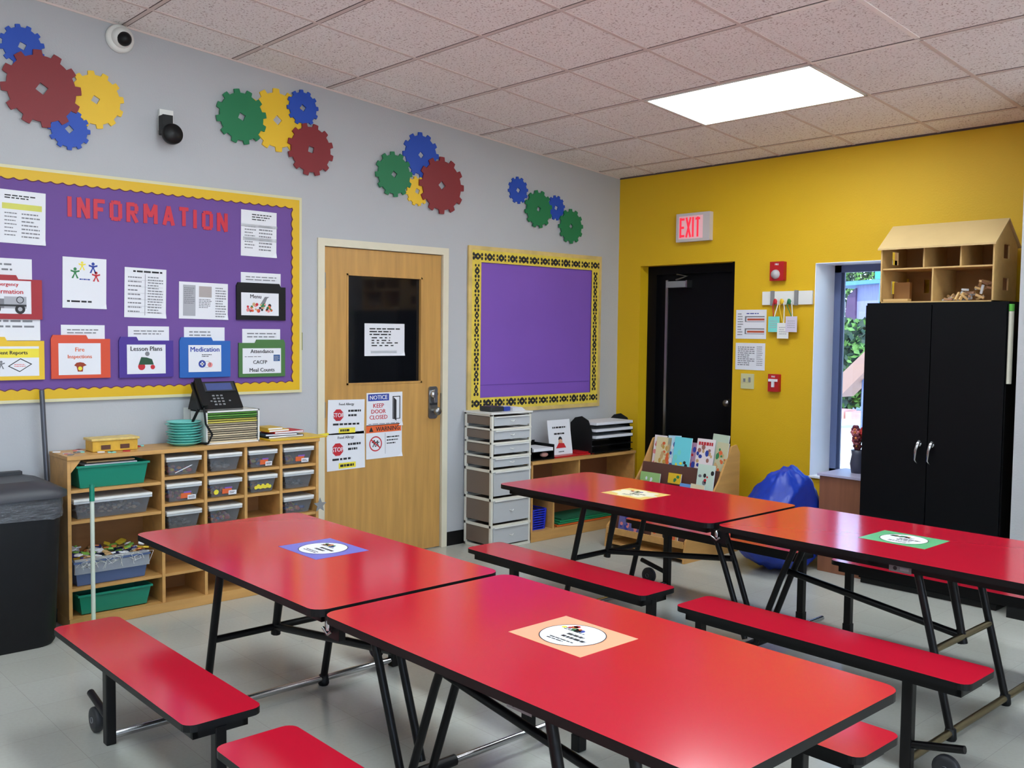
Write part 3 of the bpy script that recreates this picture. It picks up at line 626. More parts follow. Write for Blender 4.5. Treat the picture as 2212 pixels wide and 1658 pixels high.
# folders: pocket with card, plus the sheets standing in it
def folder(px, label, m, tab, card, draw, name='folder_pocket'):
    u0, v0, u1, v1 = rect(*px, x=.02); W, H = u1-u0, v1-v0
    th = thing(name, label, 'folder', (0.02, (u0+u1)/2, v0))
    b = MB(LWF); t0, t1 = tab
    poly = [(u0, v0), (u1, v0), (u1, v1-.02), (u0+W*t1, v1-.02), (u0+W*t1-.01, v1), (u0+W*t0+.01, v1), (u0+W*t0, v1-.02), (u0, v1-.02)]
    b.prism(poly, .015, .026, m); b.build('pocket', th)
    cu0, cv0, cu1, cv1 = rect(*card, x=.027); cu, cv = (cu0+cu1)/2, (cv0+cv1)/2; cw, chh = cu1-cu0, cv1-cv0
    b = MB(LWF @ Matrix.Translation((cu, cv, .0264))); b.box((-cw/2, -chh/2, 0), (cw/2, chh/2, .001), white); draw(b, cw, chh); b.build('title_card', th)
def sheets(px, label, n=3, cat='paper', x=.0145, dr=True):
    u0, v0, u1, v1 = rect(*px, x=.018); b = MB(LWF)
    for k in range(n): 
        o = .006*k; b.box((u0+o*.8, v0, .0130+.0006*k), (u1-o*.3, v1-o, .0134+.0006*k), white)
    if dr: b.lines(u0+.03, (v0+v1)/2-.008, u1-.03, v1-.018, 2, inkg, .016, .35)
    b.build('paper_sheets', label=label, cat=cat)
def d_fire(b, W, H):
    b.text('Fire', 0, H*.30, H*.13, inkor, Wd); b.text('Inspections', 0, H*.06, H*.15, inkor, Wd, W*.85)
    b.poly([(-.03, -H*.2), (-.018, -H*.12), (0, -H*.1), (.018, -H*.12), (.034, -H*.2), (.016, -H*.24), (.014, -H*.4), (-.012, -H*.4), (-.018, -H*.24)], Wd, mat('helmet_brown', (150, 52, 24), .6)); b.disc(0, -H*.3, .011, Wd+.0004, inkyel, 10)
def d_lesson(b, W, H):
    b.text('Lesson Plans', 0, H*.36, H*.15, ink, Wd, W*.9)
    b.disc(-.028, -H*.25, .02, Wd, inkred, 14); b.disc(.034, -H*.27, .013, Wd, inkred, 12); b.poly([(-.045, -.03), (.04, -.03), (.03, 0), (.0, .01), (-.03, .012)], Wd+.0003, mat('tractor_green', (28, 72, 48), .6)); b.disc(.004, .03, .013, Wd, inkg, 10)
def d_med(b, W, H):
    b.text('Medication', 0, H*.34, H*.18, inkblue, Wd, W*.9); b.lines(-W*.1, H*.05, W*.2, H*.17, 2, ink, Wd)
    b.disc(-.018, -H*.2, .022, Wd, inkblue, 16); b.quad(-.030, -H*.2-.004, -.006, -H*.2+.004, Wd+.0003, white); b.quad(-.022, -H*.2-.012, -.014, -H*.2+.012, Wd+.0003, white); b.disc(.03, -H*.24, .015, Wd, inkpk, 12); b.ring(.012, -H*.22, .018, .020, Wd, inkl)
def d_att(b, W, H):
    b.text('Attendance', -.0, H*.38, H*.15, ink, Wd, W*.8); b.lines(-W*.45, H*.14, W*.15, H*.2, 1, inkg, Wd); b.text('CACFP', -W*.05, -H*.05, H*.14, ink, Wd, W*.42)
    b.text('Meal Counts', 0, -H*.36, H*.15, ink, Wd, W*.85); b.quad(W*.3, -H*.02, W*.47, H*.24, Wd, mat('card_blue_patch', (30, 84, 140), .6)); b.lines(W*.32, H*.0, W*.45, H*.2, 4, inkl, Wd+.0003)
def d_menu(b, W, H):
    b.text('Menu', -W*.12, H*.34, H*.17, ink, Wd, W*.4); rnd = random.Random(4)
    for i in range(34): b.disc(rnd.uniform(-W*.36, W*.3), -H*.22+rnd.uniform(-.014, .03), rnd.uniform(.006, .012), Wd+i*1e-5, [inkor, inkgr, inkpk, cardb, inkred, ink][i % 6], 8)
    b.poly([(.0, 0), (.03, .0), (.045, .035), (.06, .045), (.03, .045)], Wd, inkg)
def d_emer(b, W, H):
    b.text('Emergency', 0, H*.37, H*.14, inkred, Wd, W*.95); b.text('Information', 0, H*.17, H*.14, inkred, Wd, W*.95)
    b.quad(-W*.05, -H*.34, W*.4, H*.02, Wd, inkl); b.quad(-W*.35, -H*.34, -W*.05, -H*.05, Wd, inkg); b.quad(-W*.35, -H*.28, W*.4, -H*.22, Wd+.0003, dgrey)
    for k in (-.22, .27): b.disc(W*k, -H*.36, .024, Wd+.0005, ink, 16); b.disc(W*k, -H*.36, .011, Wd+.0008, inkl, 12)
    b.ring(W*.27, -H*.08, .014, .018, Wd+.0004, ink)
def d_acc(b, W, H):
    b.quad(-W*.5, H*.12, W*.5, H*.42, Wd, inkyel); b.text('Accident Reports', 0, H*.27, H*.16, ink, Wd+.0004, W*.94)
    p = [(.0, -.025), (.055, -.055), (.115, -.015), (.06, .015)]; b.poly(p, Wd, ink); b.poly([(x*.86+.008, yy*.86-.003) for x, yy in p], Wd+.0003, white); b.lines(.03, -.03, .085, -.012, 2, inkpk, Wd+.0006); person(b, -.03, -.02, .022, inkg)
folder((-60, 590, 91, 690), 'red folder pocket reading Emergency Information at the board left edge', mat('folder_red', (158, 26, 38), .5), (.15, .65), (-42, 603, 68, 678), d_emer)
sheets((-60, 553, 70, 612), 'loose white sheets sticking out of the red folder')
folder((-70, 727, 96, 819), 'yellow folder pocket reading Accident Reports at the board left edge', mat('folder_yellow', (226, 184, 34), .5), (.1, .5), (-55, 748, 85, 811), d_acc)
sheets((-60, 678, 88, 735), 'white sheets standing in the yellow folder below the red one', 4)
folder((109, 723, 238, 815), 'orange folder pocket reading Fire Inspections', mat('folder_orange', (208, 72, 40), .5), (.0, .62), (126, 741, 218, 808), d_fire)
sheets((132, 701, 227, 735), 'white sheets standing in the orange folder', 2)
folder((256, 727, 374, 813), 'purple folder pocket reading Lesson Plans', mat('folder_violet', (66, 40, 138), .5), (.0, .35), (274, 744, 358, 806), d_lesson)
sheets((277, 704, 366, 737), 'white sheets standing in the purple folder', 3)
folder((387, 728, 497, 813), 'blue folder pocket reading Medication', mat('folder_blue', (26, 92, 172), .5), (.0, .65), (407, 745, 478, 802), d_med)
sheets((398, 706, 486, 742), 'white sheets standing in the blue folder', 3)
folder((515, 733, 615, 812), 'green folder pocket reading Attendance and Meal Counts', mat('folder_green', (66, 112, 58), .5), (.35, 1.), (524, 752, 607, 805), d_att)
sheets((524, 710, 606, 745), 'white and blue sheets standing in the green folder', 3)
folder((510, 609, 616, 692), 'black folder pocket reading Menu with a food picture', black, (.0, .9), (521, 631, 602, 682), d_menu)
sheets((521, 587, 607, 622), 'overlapping white sheets standing in the black folder', 3)

# ================================================================== SMALL BOARD
SY0, SY1, SZ0, SZ1 = -1.628, -.2297, .9353, 2.1467
t = thing('bulletin_board', 'smaller empty purple board with spotted black and yellow border', 'board', (0, (SY0+SY1)/2, SZ0))
fm = mat('board_frame_blond', (206, 178, 112), .5, var=.18, vscale=8, stretch=(1, 1, 1)); sp = mat('border_pale_yellow', (222, 196, 74), .55, var=.1, vscale=20)
b = MB(LWF); q = .035
for k in ((SY0+q, SZ0, SY1-q, SZ0+q), (SY0+q, SZ1-q, SY1-q, SZ1), (SY0, SZ0, SY0+q, SZ1), (SY1-q, SZ0, SY1, SZ1)): b.box((k[0], k[1], 0), (k[2], k[3], .02), fm)
b.build('board_frame', t, bevel=.004)
MB(LWF).box((SY0+q, SZ0+q, 0), (SY1-q, SZ1-q, .010), mat('purple_board_paper_2', (122, 80, 176), .62, var=.04, vscale=2, bump=.25, bscale=2.5)).build('backing_paper', t)
b = MB(LWF); e = .03; p_ = .085
I0, I1, J0, J1 = SY0+e, SY1-e, SZ0+e, SZ1-e
for k in ((I0+p_, J0, I1-p_, J0+p_), (I0+p_, J1-p_, I1-p_, J1), (I0, J0, I0+p_, J1), (I1-p_, J0, I1, J1)): b.quad(k[0], k[1], k[2], k[3], .0215, sp)
rnd = random.Random(2)
def motif(u, v, hor):
    for k, (du, s_) in enumerate(((-.038, .017), (-.018, .012), (0, .022), (.02, .012), (.04, .016))):
        s_ *= rnd.uniform(.85, 1.1); uu, vv = (u+du, v) if hor else (u, v+du)
        if k in (0, 4): 
            for q in (-.014, .014):
                a, c = (uu, vv+q) if hor else (uu+q, vv); b.disc(a, c, s_*.62, .023, ink, 8, 1.2)
        else: b.disc(uu, vv, s_, .0231+k*1e-4, ink, 8, 1.35 if hor else .9)
    b.disc(u, v, .007, .0242, sp, 8)
n = 12
for i in range(n):
    u = I0+.05+(I1-I0-.1)*i/(n-1); motif(u, J1-.045, True); motif(u, J0+.045, True)
for i in range(9):
    v = J0+.15+(J1-J0-.3)*i/8; motif(I0+.045, v, False); motif(I1-.045, v, False)
b.build('patterned_border', t)
MB(LWF).box((I0+p_+.01, J0+p_+.09, .0105), (I1-p_-.01, J0+p_+.094, .0125), mat('purple_crease', (96, 60, 148), .6)).build('paper_seam', t)

# ================================================================== SIGNS ON THE DOOR
def d_stop(extra):
    def f(b, W, H):
        b.text('Food Allergy', 0, H*.36, H*.09, ink, Wd, W*.7)
        b.disc(-W*.22, H*.06, min(W, H)*.18, Wd, inkred, 8, a0=math.pi/8); b.text('STOP', -W*.22, H*.06, H*.12, white, Wd+.0005, W*.3)
        b.lines(W*.05, -H*.02, W*.4, H*.24, 2, ink, Wd, .45); b.lines(-W*.36, -H*.26, W*.36, -H*.15, 1, ink, Wd, .5)
        b.quad(-W*.2, -H*.46, W*.25, -H*.31, Wd, inkyel); b.lines(-W*.16, -H*.44, W*.2, -H*.33, 1, ink, Wd+.0004, .6)
    return f
paper('allergy_sign', (711, 865, 790, 935), 'upper stop-sign food allergy notice on the wooden door', 'sign', d_stop(0), x=-.004, tilt=-.02, curl=0)
paper('allergy_sign', (709, 937, 791, 1010), 'lower stop-sign food allergy notice on the wooden door', 'sign', d_stop(1), x=-.004, tilt=.015, curl=0)
def d_notice(b, W, H):
    b.quad(-W*.46, H*.26, W*.12, H*.46, Wd, inkblue); b.text('NOTICE', -W*.17, H*.36, H*.12, white, Wd+.0004, W*.5)
    for k, s_ in enumerate(('KEEP', 'DOOR', 'CLOSED')): b.text(s_, -W*.17, H*.12-k*H*.17, H*.12, inkred, Wd, W*.52)
    b.quad(W*.22, -H*.3, W*.44, H*.38, Wd, ink); b.quad(W*.245, -H*.28, W*.415, H*.355, Wd+.0003, white); b.poly([(W*.25, -H*.28), (W*.33, -H*.36), (W*.33, H*.26), (W*.25, H*.35)], Wd+.0005, ink)
    b.lines(-W*.45, -H*.45, W*.4, -H*.38, 1, inkg, Wd, .3)
paper('door_notice', (795, 849, 872, 918), 'blue-headed NOTICE KEEP DOOR CLOSED sign on the wooden door', 'sign', d_notice, x=-.004)
def d_warn(b, W, H):
    b.quad(-W*.5, H*.27, W*.48, H*.48, Wd, mat('warning_orange', (224, 100, 50), .5)); b.text('WARNING', W*.1, H*.37, H*.13, ink, Wd+.0004, W*.66)
    b.poly([(-W*.42, H*.3), (-W*.3, H*.3), (-W*.36, H*.45)], Wd+.0004, ink)
    b.ring(-W*.24, -H*.06, H*.19, H*.225, Wd, inkred); person(b, -W*.28, -H*.06, H*.11, ink); person(b, -W*.19, -H*.06, H*.09, ink); b.poly([(-W*.38, H*.06), (-W*.36, H*.09), (-W*.1, -H*.18), (-W*.12, -H*.21)], Wd+.0006, inkred)
    b.quad(W*.02, -H*.38, W*.03, H*.24, Wd, inkg); b.lines(W*.07, -H*.12, W*.42, H*.16, 3, ink, Wd, .4)
paper('warning_sign', (794, 919, 871, 985), 'orange-headed WARNING sign with crossed-out children on the wooden door', 'sign', d_warn, x=-.004, tilt=.01)
def d_note(b, W, H):
    b.lines(-W*.38, H*.12, W*.38, H*.38, 3, ink, Wd, .45); b.lines(-W*.33, -H*.22, W*.33, H*.1, 4, ink, Wd, .45, .3)
    b.quad(-W*.35, -H*.42, W*.3, -H*.34, .0022, bagm)
paper('door_note', (795, 698, 881, 768), 'white printed note taped to the dark glass of the wooden door', 'sign', d_note, x=-.0275)

# ================================================================== CUBBY SHELF
CX1 = .285; CY = [-4.445, -3.965, -3.725, -3.485, -3.262, -3.02]; CT = .885; th_ = .018
t = thing('cubby_shelf', 'long birch cubby shelf full of bins under the information board', 'shelf', (.15, (CY[0]+CY[-1])/2, 0))
MB().box((.012, CY[0]-.012, CT-.022), (CX1+.01, CY[-1]+.012, CT), wood).build('top_panel', t, bevel=.004)
for k, y in enumerate(CY):
    MB().box((.014, y-th_/2, .03), (CX1, y+th_/2, CT-.022), wood).build('side_panel' if k in (0, 5) else 'divider', t, bevel=.002)
MB().box((.012, CY[0], .03), (.02, CY[-1], CT-.02), woodd).build('back_panel', t)
MB().box((.014, CY[0]-.01, .0), (CX1+.01, CY[-1]+.01, .055), wood).build('base', t, bevel=.003)
def shelf(y0, y1, z): MB().box((.02, y0+th_/2, z-.008), (CX1-.004, y1-th_/2, z+.008), wood).build('shelf_board', t, bevel=.002)
for z in (.703, .545, .2): shelf(CY[0], CY[1], z)
for k in range(1, 5):
    for z in (.725, .58, .43, .2): shelf(CY[k], CY[k+1], z)
# small wooden corner brace seen in first bay
MB().prism([(CY[0]+.009, .80), (CY[0]+.009, CT-.022), (CY[0]+.07, CT-.022), (CY[0]+.03, CT-.04)], .26, CX1, wood).build('corner_brace', t) if False else None
br_ = MB(LWF); br_.prism([(CY[0]+.009, .80), (CY[0]+.06, CT-.022), (CY[0]+.009, CT-.022)], .27, CX1-.001, wood); br_.build('corner_brace', t)
def pebbles(x0, y0, z0, x1, y1, z1, n, ms, seed, s_=(.008, .016)):
    rnd = random.Random(seed); b = MB()
    for i in range(n):
        c = (rnd.uniform(x0, x1), rnd.uniform(y0, y1), rnd.uniform(z0, z1)); r_ = rnd.uniform(*s_)
        b.blob(c, r_, ms[i % len(ms)], 6, (1, rnd.uniform(.7, 1.6), rnd.uniform(.6, 1)))
    return b
toy_cols = [mat('toy_red', (190, 50, 44), .5), mat('toy_orange', (220, 130, 70), .5), mat('toy_yellow', (228, 196, 60), .5), mat('toy_blue', (60, 90, 170), .5), mat('toy_pink', (214, 120, 130), .5)]
brown_cols = [mat('piece_brown', (120, 84, 66), .7), mat('piece_tan', (176, 150, 124), .7), mat('piece_grey', (130, 124, 122), .7)]
def bin_(y0, y1, z0, h_, label, body=clear, lid=True, x0=.045, x1=.272, tag=None, lidm=whitep, name='storage_bin'):
    th = thing(name, label, 'bin', ((x0+x1)/2, (y0+y1)/2, z0)); b = MB(); s_ = .018; k = .0025
    def wall(a, c): b.add([a[0], a[1], c[1], c[0]], [(0, 1, 2, 3)], body)
    lo = [(x0+s_, y0+s_, z0+.001), (x1-s_, y0+s_, z0+.001), (x1-s_, y1-s_, z0+.001), (x0+s_, y1-s_, z0+.001)]; hi = [(x0, y0, z0+h_), (x1, y0, z0+h_), (x1, y1, z0+h_), (x0, y1, z0+h_)]
    b.add(lo, [(0, 1, 2, 3)], body)
    for i in range(4): j = (i+1) % 4; wall((lo[i], lo[j]), (hi[i], hi[j]))
    b.build('bin_body', th)
    rim = MB(); q = .007
    rim.box((x0-q, y0-q, z0+h_-.01), (x0, y1+q, z0+h_), body if body != clear else frost).box((x1, y0-q, z0+h_-.01), (x1+q, y1+q, z0+h_), body if body != clear else frost)
    rim.box((x0, y0-q, z0+h_-.01), (x1, y0, z0+h_), body if body != clear else frost).box((x0, y1, z0+h_-.01), (x1, y1+q, z0+h_), body if body != clear else frost)
    rim.build('rim', th)
    if lid: MB().box((x0-.008, y0-.008, z0+h_), (x1+.010, y1+.008, z0+h_+.014), lidm).build('lid', th, bevel=.004)
    if tag:
        W = y1-y0-2*s_; b = MB(frame((x1-s_*.45, (y0+y1)/2, z0+h_*.38), (0, 1, 0), (.10, 0, 1)))
        tag(b, W, h_); b.build('picture_label', th)
    return th
def tag_photo(b, W, H):
    b.quad(-W*.1, -H*.2, W*.28, H*.12, .001, inkor); b.quad(W*.16, -H*.3, W*.48, -H*.02, .0016, white); b.lines(W*.2, -H*.24, W*.44, -H*.08, 2, ink, .002, .5); b.quad(0, H*.12, W*.3, H*.22, .0012, mat('label_violet', (130, 90, 170), .5))
def tag_sun(b, W, H):
    tag_photo(b, W, H); b.disc(-W*.34, -H*.05, H*.17, .0014, inkyel, 8)
def tag_toyword(b, W, H):
    for k in range(7): b.disc(-W*.3+k*W*.11, -H*.04+(k % 2)*.008, .012, .001, inkyel, 6)
    b.quad(-W*.3, -H*.12, W*.4, -H*.04, .0012, inkyel)
def tag_scribble(b, W, H): b.poly([(-W*.3, -H*.25), (W*.3, H*.15), (W*.36, H*.22), (W*.28, H*.2), (-W*.3, -H*.2)], .001, white)
rows = {0: .735, 1: .590, 2: .440}
colname = {1: 'first narrow column', 2: 'second narrow column', 3: 'third narrow column', 4: 'last column by the door'}
rowname = {0: 'top row', 1: 'middle row', 2: 'third row'}
plan = {(1, 0): tag_scribble, (2, 0): None, (3, 0): tag_photo, (4, 0): tag_photo, (1, 1): tag_photo, (2, 1): tag_sun, (3, 1): tag_toyword, (4, 1): None, (1, 2): None, (2, 2): None, (4, 2): None}
desc = {(1, 0): 'grey-looking clear bin with a white streak', (2, 0): 'empty-looking clear bin', (3, 0): 'clear bin with orange picture label', (4, 0): 'clear bin with orange picture label', (1, 1): 'clear bin with orange and violet label', (2, 1): 'clear bin with a yellow sun label',
        (3, 1): 'clear bin with a yellow toy label', (4, 1): 'plain clear bin', (1, 2): 'plain grey clear bin', (2, 2): 'clear bin of orange figures', (4, 2): 'clear bin of small red pieces'}
for (c, r_), tg in plan.items():
    y0, y1 = CY[c]+.028, CY[c+1]-.028
    bin_(y0, y1, rows[r_], .088, '%s with white lid, %s, %s' % (desc[(c, r_)], colname[c], rowname[r_]), tag=tg)
    ms = toy_cols if tg is not None or (c, r_) in ((2, 2), (4, 2)) else brown_cols
    nb = 40 if (c, r_) in ((2, 2), (4, 2)) else 26
    o = pebbles(.08, y0+.035, rows[r_]+.014, .235, y1-.035, rows[r_]+.03, nb, ms if tg or (c, r_) in ((2, 2), (4, 2)) else [dgrey, greyp], c*10+r_).build('toy_pieces', label='small loose pieces inside the bin in %s, %s' % (colname[c], rowname[r_]), cat='toys', kind='stuff')
# left column
BL, BR = CY[0]+.045, CY[1]-.075
bin_(BL+.0, BR, .712, .118, 'open teal-green bin with papers, top bay of the left column', tealbin, False, tag=None)
pp = MB(); 
for k in range(4): pp.box((.07, BL+.02+.01*k, .80+.014*k), (.26, BR-.03-.012*k, .806+.014*k), cardb if k % 2 else white)
pp.build('paper_pad', label='tan and white paper pads lying in the top teal-green bin', cat='paper')
bin_(BL-.015, BR+.01, .555, .092, 'wide clear bin with white lid under the top teal-green bin', clear, True)
pebbles(.09, BL+.03, .575, .24, BR-.03, .60, 90, brown_cols, 77, (.007, .013)).build('toy_pieces', label='tan and brown pieces inside the wide clear bin', cat='toys', kind='stuff')
bin_(BL-.02, BR, .21, .13, 'blue-grey bin wrapped in clear plastic, third bay of left column', binblue, False)
wr = MB(); rnd = random.Random(9)
for k in range(30):
    y = BL+rnd.uniform(0, BR-BL); wr.tube([(.275, y, .31+rnd.uniform(-.03, .04)), (.283, y+rnd.uniform(-.05, .05), .33+rnd.uniform(-.02, .02)), (.27, y+rnd.uniform(-.06, .06), .35)], .0014, whitep, 5)
wr.box((.262, BL-.02, .275), (.2765, BR, .352), bagm); wr.build('plastic_wrap', label='crinkled clear plastic wrap around the blue-grey bin', cat='wrap', kind='stuff')
def chips(x0, y0, z0, x1, y1, z1, n, ms, seed):
    rnd = random.Random(seed); b = MB()
    for i in range(n):
        b.T = Matrix.Translation((rnd.uniform(x0, x1), rnd.uniform(y0, y1), z0+(z1-z0)*rnd.random()**1.5)) @ Matrix.Rotation(rnd.uniform(-.5, .5), 4, 'Y') @ Matrix.Rotation(rnd.uniform(-.3, .3), 4, 'X') @ Matrix.Rotation(rnd.random()*3, 4, 'Z')
        w_ = rnd.uniform(.012, .03); b.prism(rrect(-w_, -w_*.6, w_, w_*.6, .006, 2), -.004, .004, ms[i % len(ms)])
    b.T = Matrix.Identity(4); return b
chips(.06, BL, .335, .26, BR-.01, .385, 90, [white, mat('toy_green', (120, 170, 70), .5), toy_cols[2], toy_cols[1], cardb, mat('toy_navy', (50, 50, 120), .5), white], 31).build('toy_pieces', label='heap of coloured toys on the blue-grey bin', cat='toys', kind='stuff')
bin_(BL+.0, BR+.01, .06, .105, 'empty teal-green bin in the bottom bay of the left column', tealbin, False)

# ---- things on the cubby top
puz = MB(); rnd = random.Random(12)
for k in range(34):
    x, y = rnd.uniform(.05, .25), rnd.uniform(CY[0], -3.99); puz.T = Matrix.Translation((x, y, CT+.0005)) @ Matrix.Rotation(rnd.random()*3, 4, 'Z')
    puz.prism(rrect(-.018, -.012, .018, .012, .004, 2), 0, .004, [inkpk, white, cardb, teal, inkred, greyp][k % 6])
puz.T = Matrix.Identity(4); puz.build('picture_cards', label='scatter of small picture cards on the left of the shelf top', cat='cards', kind='stuff')
t = thing('toy_box', 'yellow toy box with two dark windows on the shelf top', 'toy', (.15, -4.15, CT))
yb0, yb1 = lw(200, 960, .2)[0], lw(298, 960, .2)[0]
b = MB(); b.box((.09, yb0, CT+.001), (.2, yb1, CT+.058), mat('toybox_mustard', (206, 160, 48), .5, var=.12, vscale=30)); b.build('box_body', t, bevel=.004)
for f_ in (.3, .72): MB(LWF).box((yb0+(yb1-yb0)*f_-.028, CT+.012, .2), (yb0+(yb1-yb0)*f_+.02, CT+.035, .203), mat('toybox_window', (86, 48, 30), .5)).build('window_panel', t)
MB().box((.082, yb0-.008, CT+.058), (.208, yb1+.008, CT+.07), mat('toybox_lid', (214, 186, 110), .5, var=.15, vscale=40)).build('lid', t, bevel=.003)
# teal plates
py0, py1 = lw(362, 940, .16)[0], lw(432, 940, .16)[0]; pc = (.16, (py0+py1)/2); pr_ = (py1-py0)/2
first = None
for k in range(9):
    z = CT+.0005+k*.0145; r_ = pr_*(1-.008*k)
    if first is None:
        m_ = MB(); m_.lathe([(0, 0), (r_*.6, 0), (r_*.66, .003), (r_*.94, .014), (r_, .017), (r_*.99, .0185), (r_*.92, .016), (r_*.62, .0045), (0, .0035)], teal, (pc[0], pc[1], z), n=28)
        first = m_.build('teal_plate'); o = first
    else:
        o = first.copy(); COL.objects.link(o); o.location.z = z; o.location.x += random.uniform(-.006, .006); o.location.y = pc[1]+random.uniform(-.009, .009)
    o['label'] = 'teal plate, %s of the stack beside the white sorter' % (ORD[k] if k == 0 else (ORD[k]+' from the bottom' if k < 8 else 'topmost')); o['category'] = 'plate'; o['group'] = 'stacked teal plates'
# white paper sorter
sy0, sy1 = lw(443, 960, .24)[0]+.005, lw(560, 960, .24)[0]; sz = CT; sh = .188; sx0, sx1 = .04, .245
t = thing('paper_sorter', 'white slotted paper sorter carrying the desk phone', 'sorter', (.14, (sy0+sy1)/2, sz))
b = MB(); q = .009
b.box((sx0, sy0, sz+.0005), (sx1, sy0+q, sz+sh), whitep).box((sx0, sy1-q, sz+.0005), (sx1, sy1, sz+sh), whitep).box((sx0, sy0, sz+sh-q), (sx1, sy1, sz+sh), whitep).box((sx0, sy0, sz+.0005), (sx1, sy1, sz+q), whitep).box((sx0, sy0, sz+.001), (sx0+.004, sy1, sz+sh), whitep)
b.build('shell', t, bevel=.001)
nsl = 14; st = (sh-2*q)/nsl
for k in range(1, nsl): MB().box((sx0+.004, sy0+q, sz+q+k*st-.0008), (sx1-.004, sy1-q, sz+q+k*st+.0008), black).build('slot_shelf', t)
pg = mat('paper_green', (96, 160, 60), .6); pyl = mat('paper_yellow', (222, 206, 90), .6); pcr = mat('paper_cream', (226, 206, 168), .6)
for k in range(nsl):
    m, cn = (pg, 'green') if k >= 11 else ((pyl, 'yellow') if k >= 9 else (pcr, 'cream'))
    MB().box((sx0+.01, sy0+q+.004, sz+q+k*st+.0012), (sx1-.008-.004*(k % 3), sy1-q-.004, sz+q+k*st+st*.74), m).build('paper_stack', label='%s paper in the %s slot%s of the white sorter' % (cn, ORD[k], ' from the bottom' if k else ''), cat='paper', group='papers in the white sorter')
# desk phone on the sorter
pz = sz+sh
pA = lw(413, 822, .12); 
ph = thing('desk_phone', 'black desk phone with tilted screen on top of the white sorter', 'phone', (.16, sy0+.08, pz))
PY0, PY1 = sy0-.035, lw(525, 875, .24)[0]-.0
tilt = Matrix.Translation((.235, PY0, pz+.012)) @ Matrix.Rotation(math.radians(-(180-52)), 4, 'Y')
# local frame: u along +Y, v up the inclined face (from front-bottom to back-top), w out of the face
PF = frame((.245, PY0, pz+.014), (0, 1, 0), (-.62, 0, .78))
PW = PY1-PY0; PH = .185
b = MB(PF); b.box((0, 0, -.022), (PW, PH, 0), black); b.build('phone_body', ph, bevel=.006)
b = MB(PF); b.box((.008, .004, 0), (.048, PH+.004, .03), black); b.build('handset', ph, bevel=.012, seg=3)
b = MB(PF); b.box((.062, PH*.62, 0), (PW-.012, PH*.96, .004), dgrey); b.quad(.075, PH*.66, PW-.03, PH*.92, .0046, mat('phone_screen', (66, 78, 124), .15, emit=.15)); b.build('screen', ph)
for r_ in range(4):
    for c in range(3): MB(PF).box((.095+c*.024, PH*.12+r_*.02, 0), (.109+c*.024, PH*.12+r_*.02+.009, .003), greyp).build('key', ph)
for c in range(2): MB(PF).box((.075+c*.11, PH*.25, 0), (.086+c*.11, PH*.29, .003), greyp).build('key', ph)
b = MB(PF); b.box((.0, -.004, -.022), (PW, 0, -.004), steel); b.build('front_trim', ph)
b = MB(); b.hexa([(.04, PY0+.02, pz+.001), (.235, PY0+.02, pz+.001), (.235, PY1-.02, pz+.001), (.04, PY1-.02, pz+.001), (.105, PY0+.02, pz+.12), (.20, PY0+.02, pz+.03), (.20, PY1-.02, pz+.03), (.105, PY1-.02, pz+.12)], black); b.build('stand', ph)
c = [(.25, PY0+.02, pz+.02), (.262, PY0+.02, pz-.02), (.262, PY0+.025, sz+.12), (.268, PY0+.06, sz+.06), (.26, PY0+.04, sz+.012), (.2, PY0+.0, sz+.01)]
MB().tube(c, .006, black, 8).build('phone_cord', ph)
MB().tube([(.23, PY0-.004, pz+.01), (.2, PY0-.02, pz-.05), (.15, PY0-.02, pz-.14)], .008, black, 8).build('handset_cord', ph)
# white plate standing behind sorter
ya, za = lw(397, 880, .012); yb, zb = lw(440, 930, .012)
MB(LWF).box((ya, CT+.001, .003), (yb, za, .010), whitep).build('wall_box', label='flat white box on the wall behind the teal plates', cat='box', bevel=.002)
# yellow tray and folders right of sorter
yt0, yt1 = lw(562, 940, .2)[0]+.012, CY[-1]+.06
MB().box((.05, yt0, CT+.0005), (CX1+.015, yt1, CT+.008), yelplas).build('yellow_tray', label='flat yellow tray at the door end of the shelf top', cat='tray', bevel=.002)
stk = [(black, .0, .24, 'black folder lying lowest on the yellow tray'), (mat('folder_navy2', (40, 70, 96), .5), .0, .2, 'dark blue folder on the yellow tray under the red one'), (inkred, .04, .2, 'red magazine on the yellow tray'), (yelplas, -.01, .14, 'yellow booklet on top of the tray pile'), (mat('booklet_mustard', (206, 168, 50), .5), -.0, .1, 'small mustard booklet topmost on the tray pile')]
z = CT+.0085
for i, (m, dy, L, lb) in enumerate(stk):
    T = Matrix.Translation((.15, yt0+.02+max(dy, 0)+L/2, z)) @ Matrix.Rotation(random.uniform(-.12, .12), 4, 'Z')
    b = MB(T); b.box((-.075, -L/2, 0), (.075, L/2, .012), m); b.box((-.07, -L/2+.004, .002), (.077, L/2-.004, .010), white); b.build('booklet', label=lb, cat='booklet'); z += .0125
# grey star hung at shelf end
sy_, sz_ = lw(690, 1090, .29)
b = MB(LWF @ Matrix.Translation((sy_, sz_, .295))); b.prism([((.045 if i % 2 == 0 else .02)*math.cos(math.pi*i/5+.3), (.045 if i % 2 == 0 else .02)*math.sin(math.pi*i/5+.3)) for i in range(10)], 0, .004, greyp); b.build('grey_star', label='small grey star stuck on the door end of the cubby shelf', cat='star')
# yellow tape on frame
b = MB(LWF @ Matrix.Translation((lw(697, 938)[0], lw(697, 938)[1], .0145)) @ Matrix.Rotation(.05, 4, 'Z')); b.box((-.045, -.008, 0), (.035, .008, .001), inkyel); b.build('yellow_tape', label='short yellow tape strip across the wooden door frame', cat='tape')
b = MB(LWF); ty, tz = lw(650, 735); b.box((ty-.004, tz-.06, 0), (ty+.008, tz+.05, .006), mat('olive_tape', (110, 120, 40), .5)); b.build('pencil', label='olive pencil hanging beside the information board', cat='pencil')

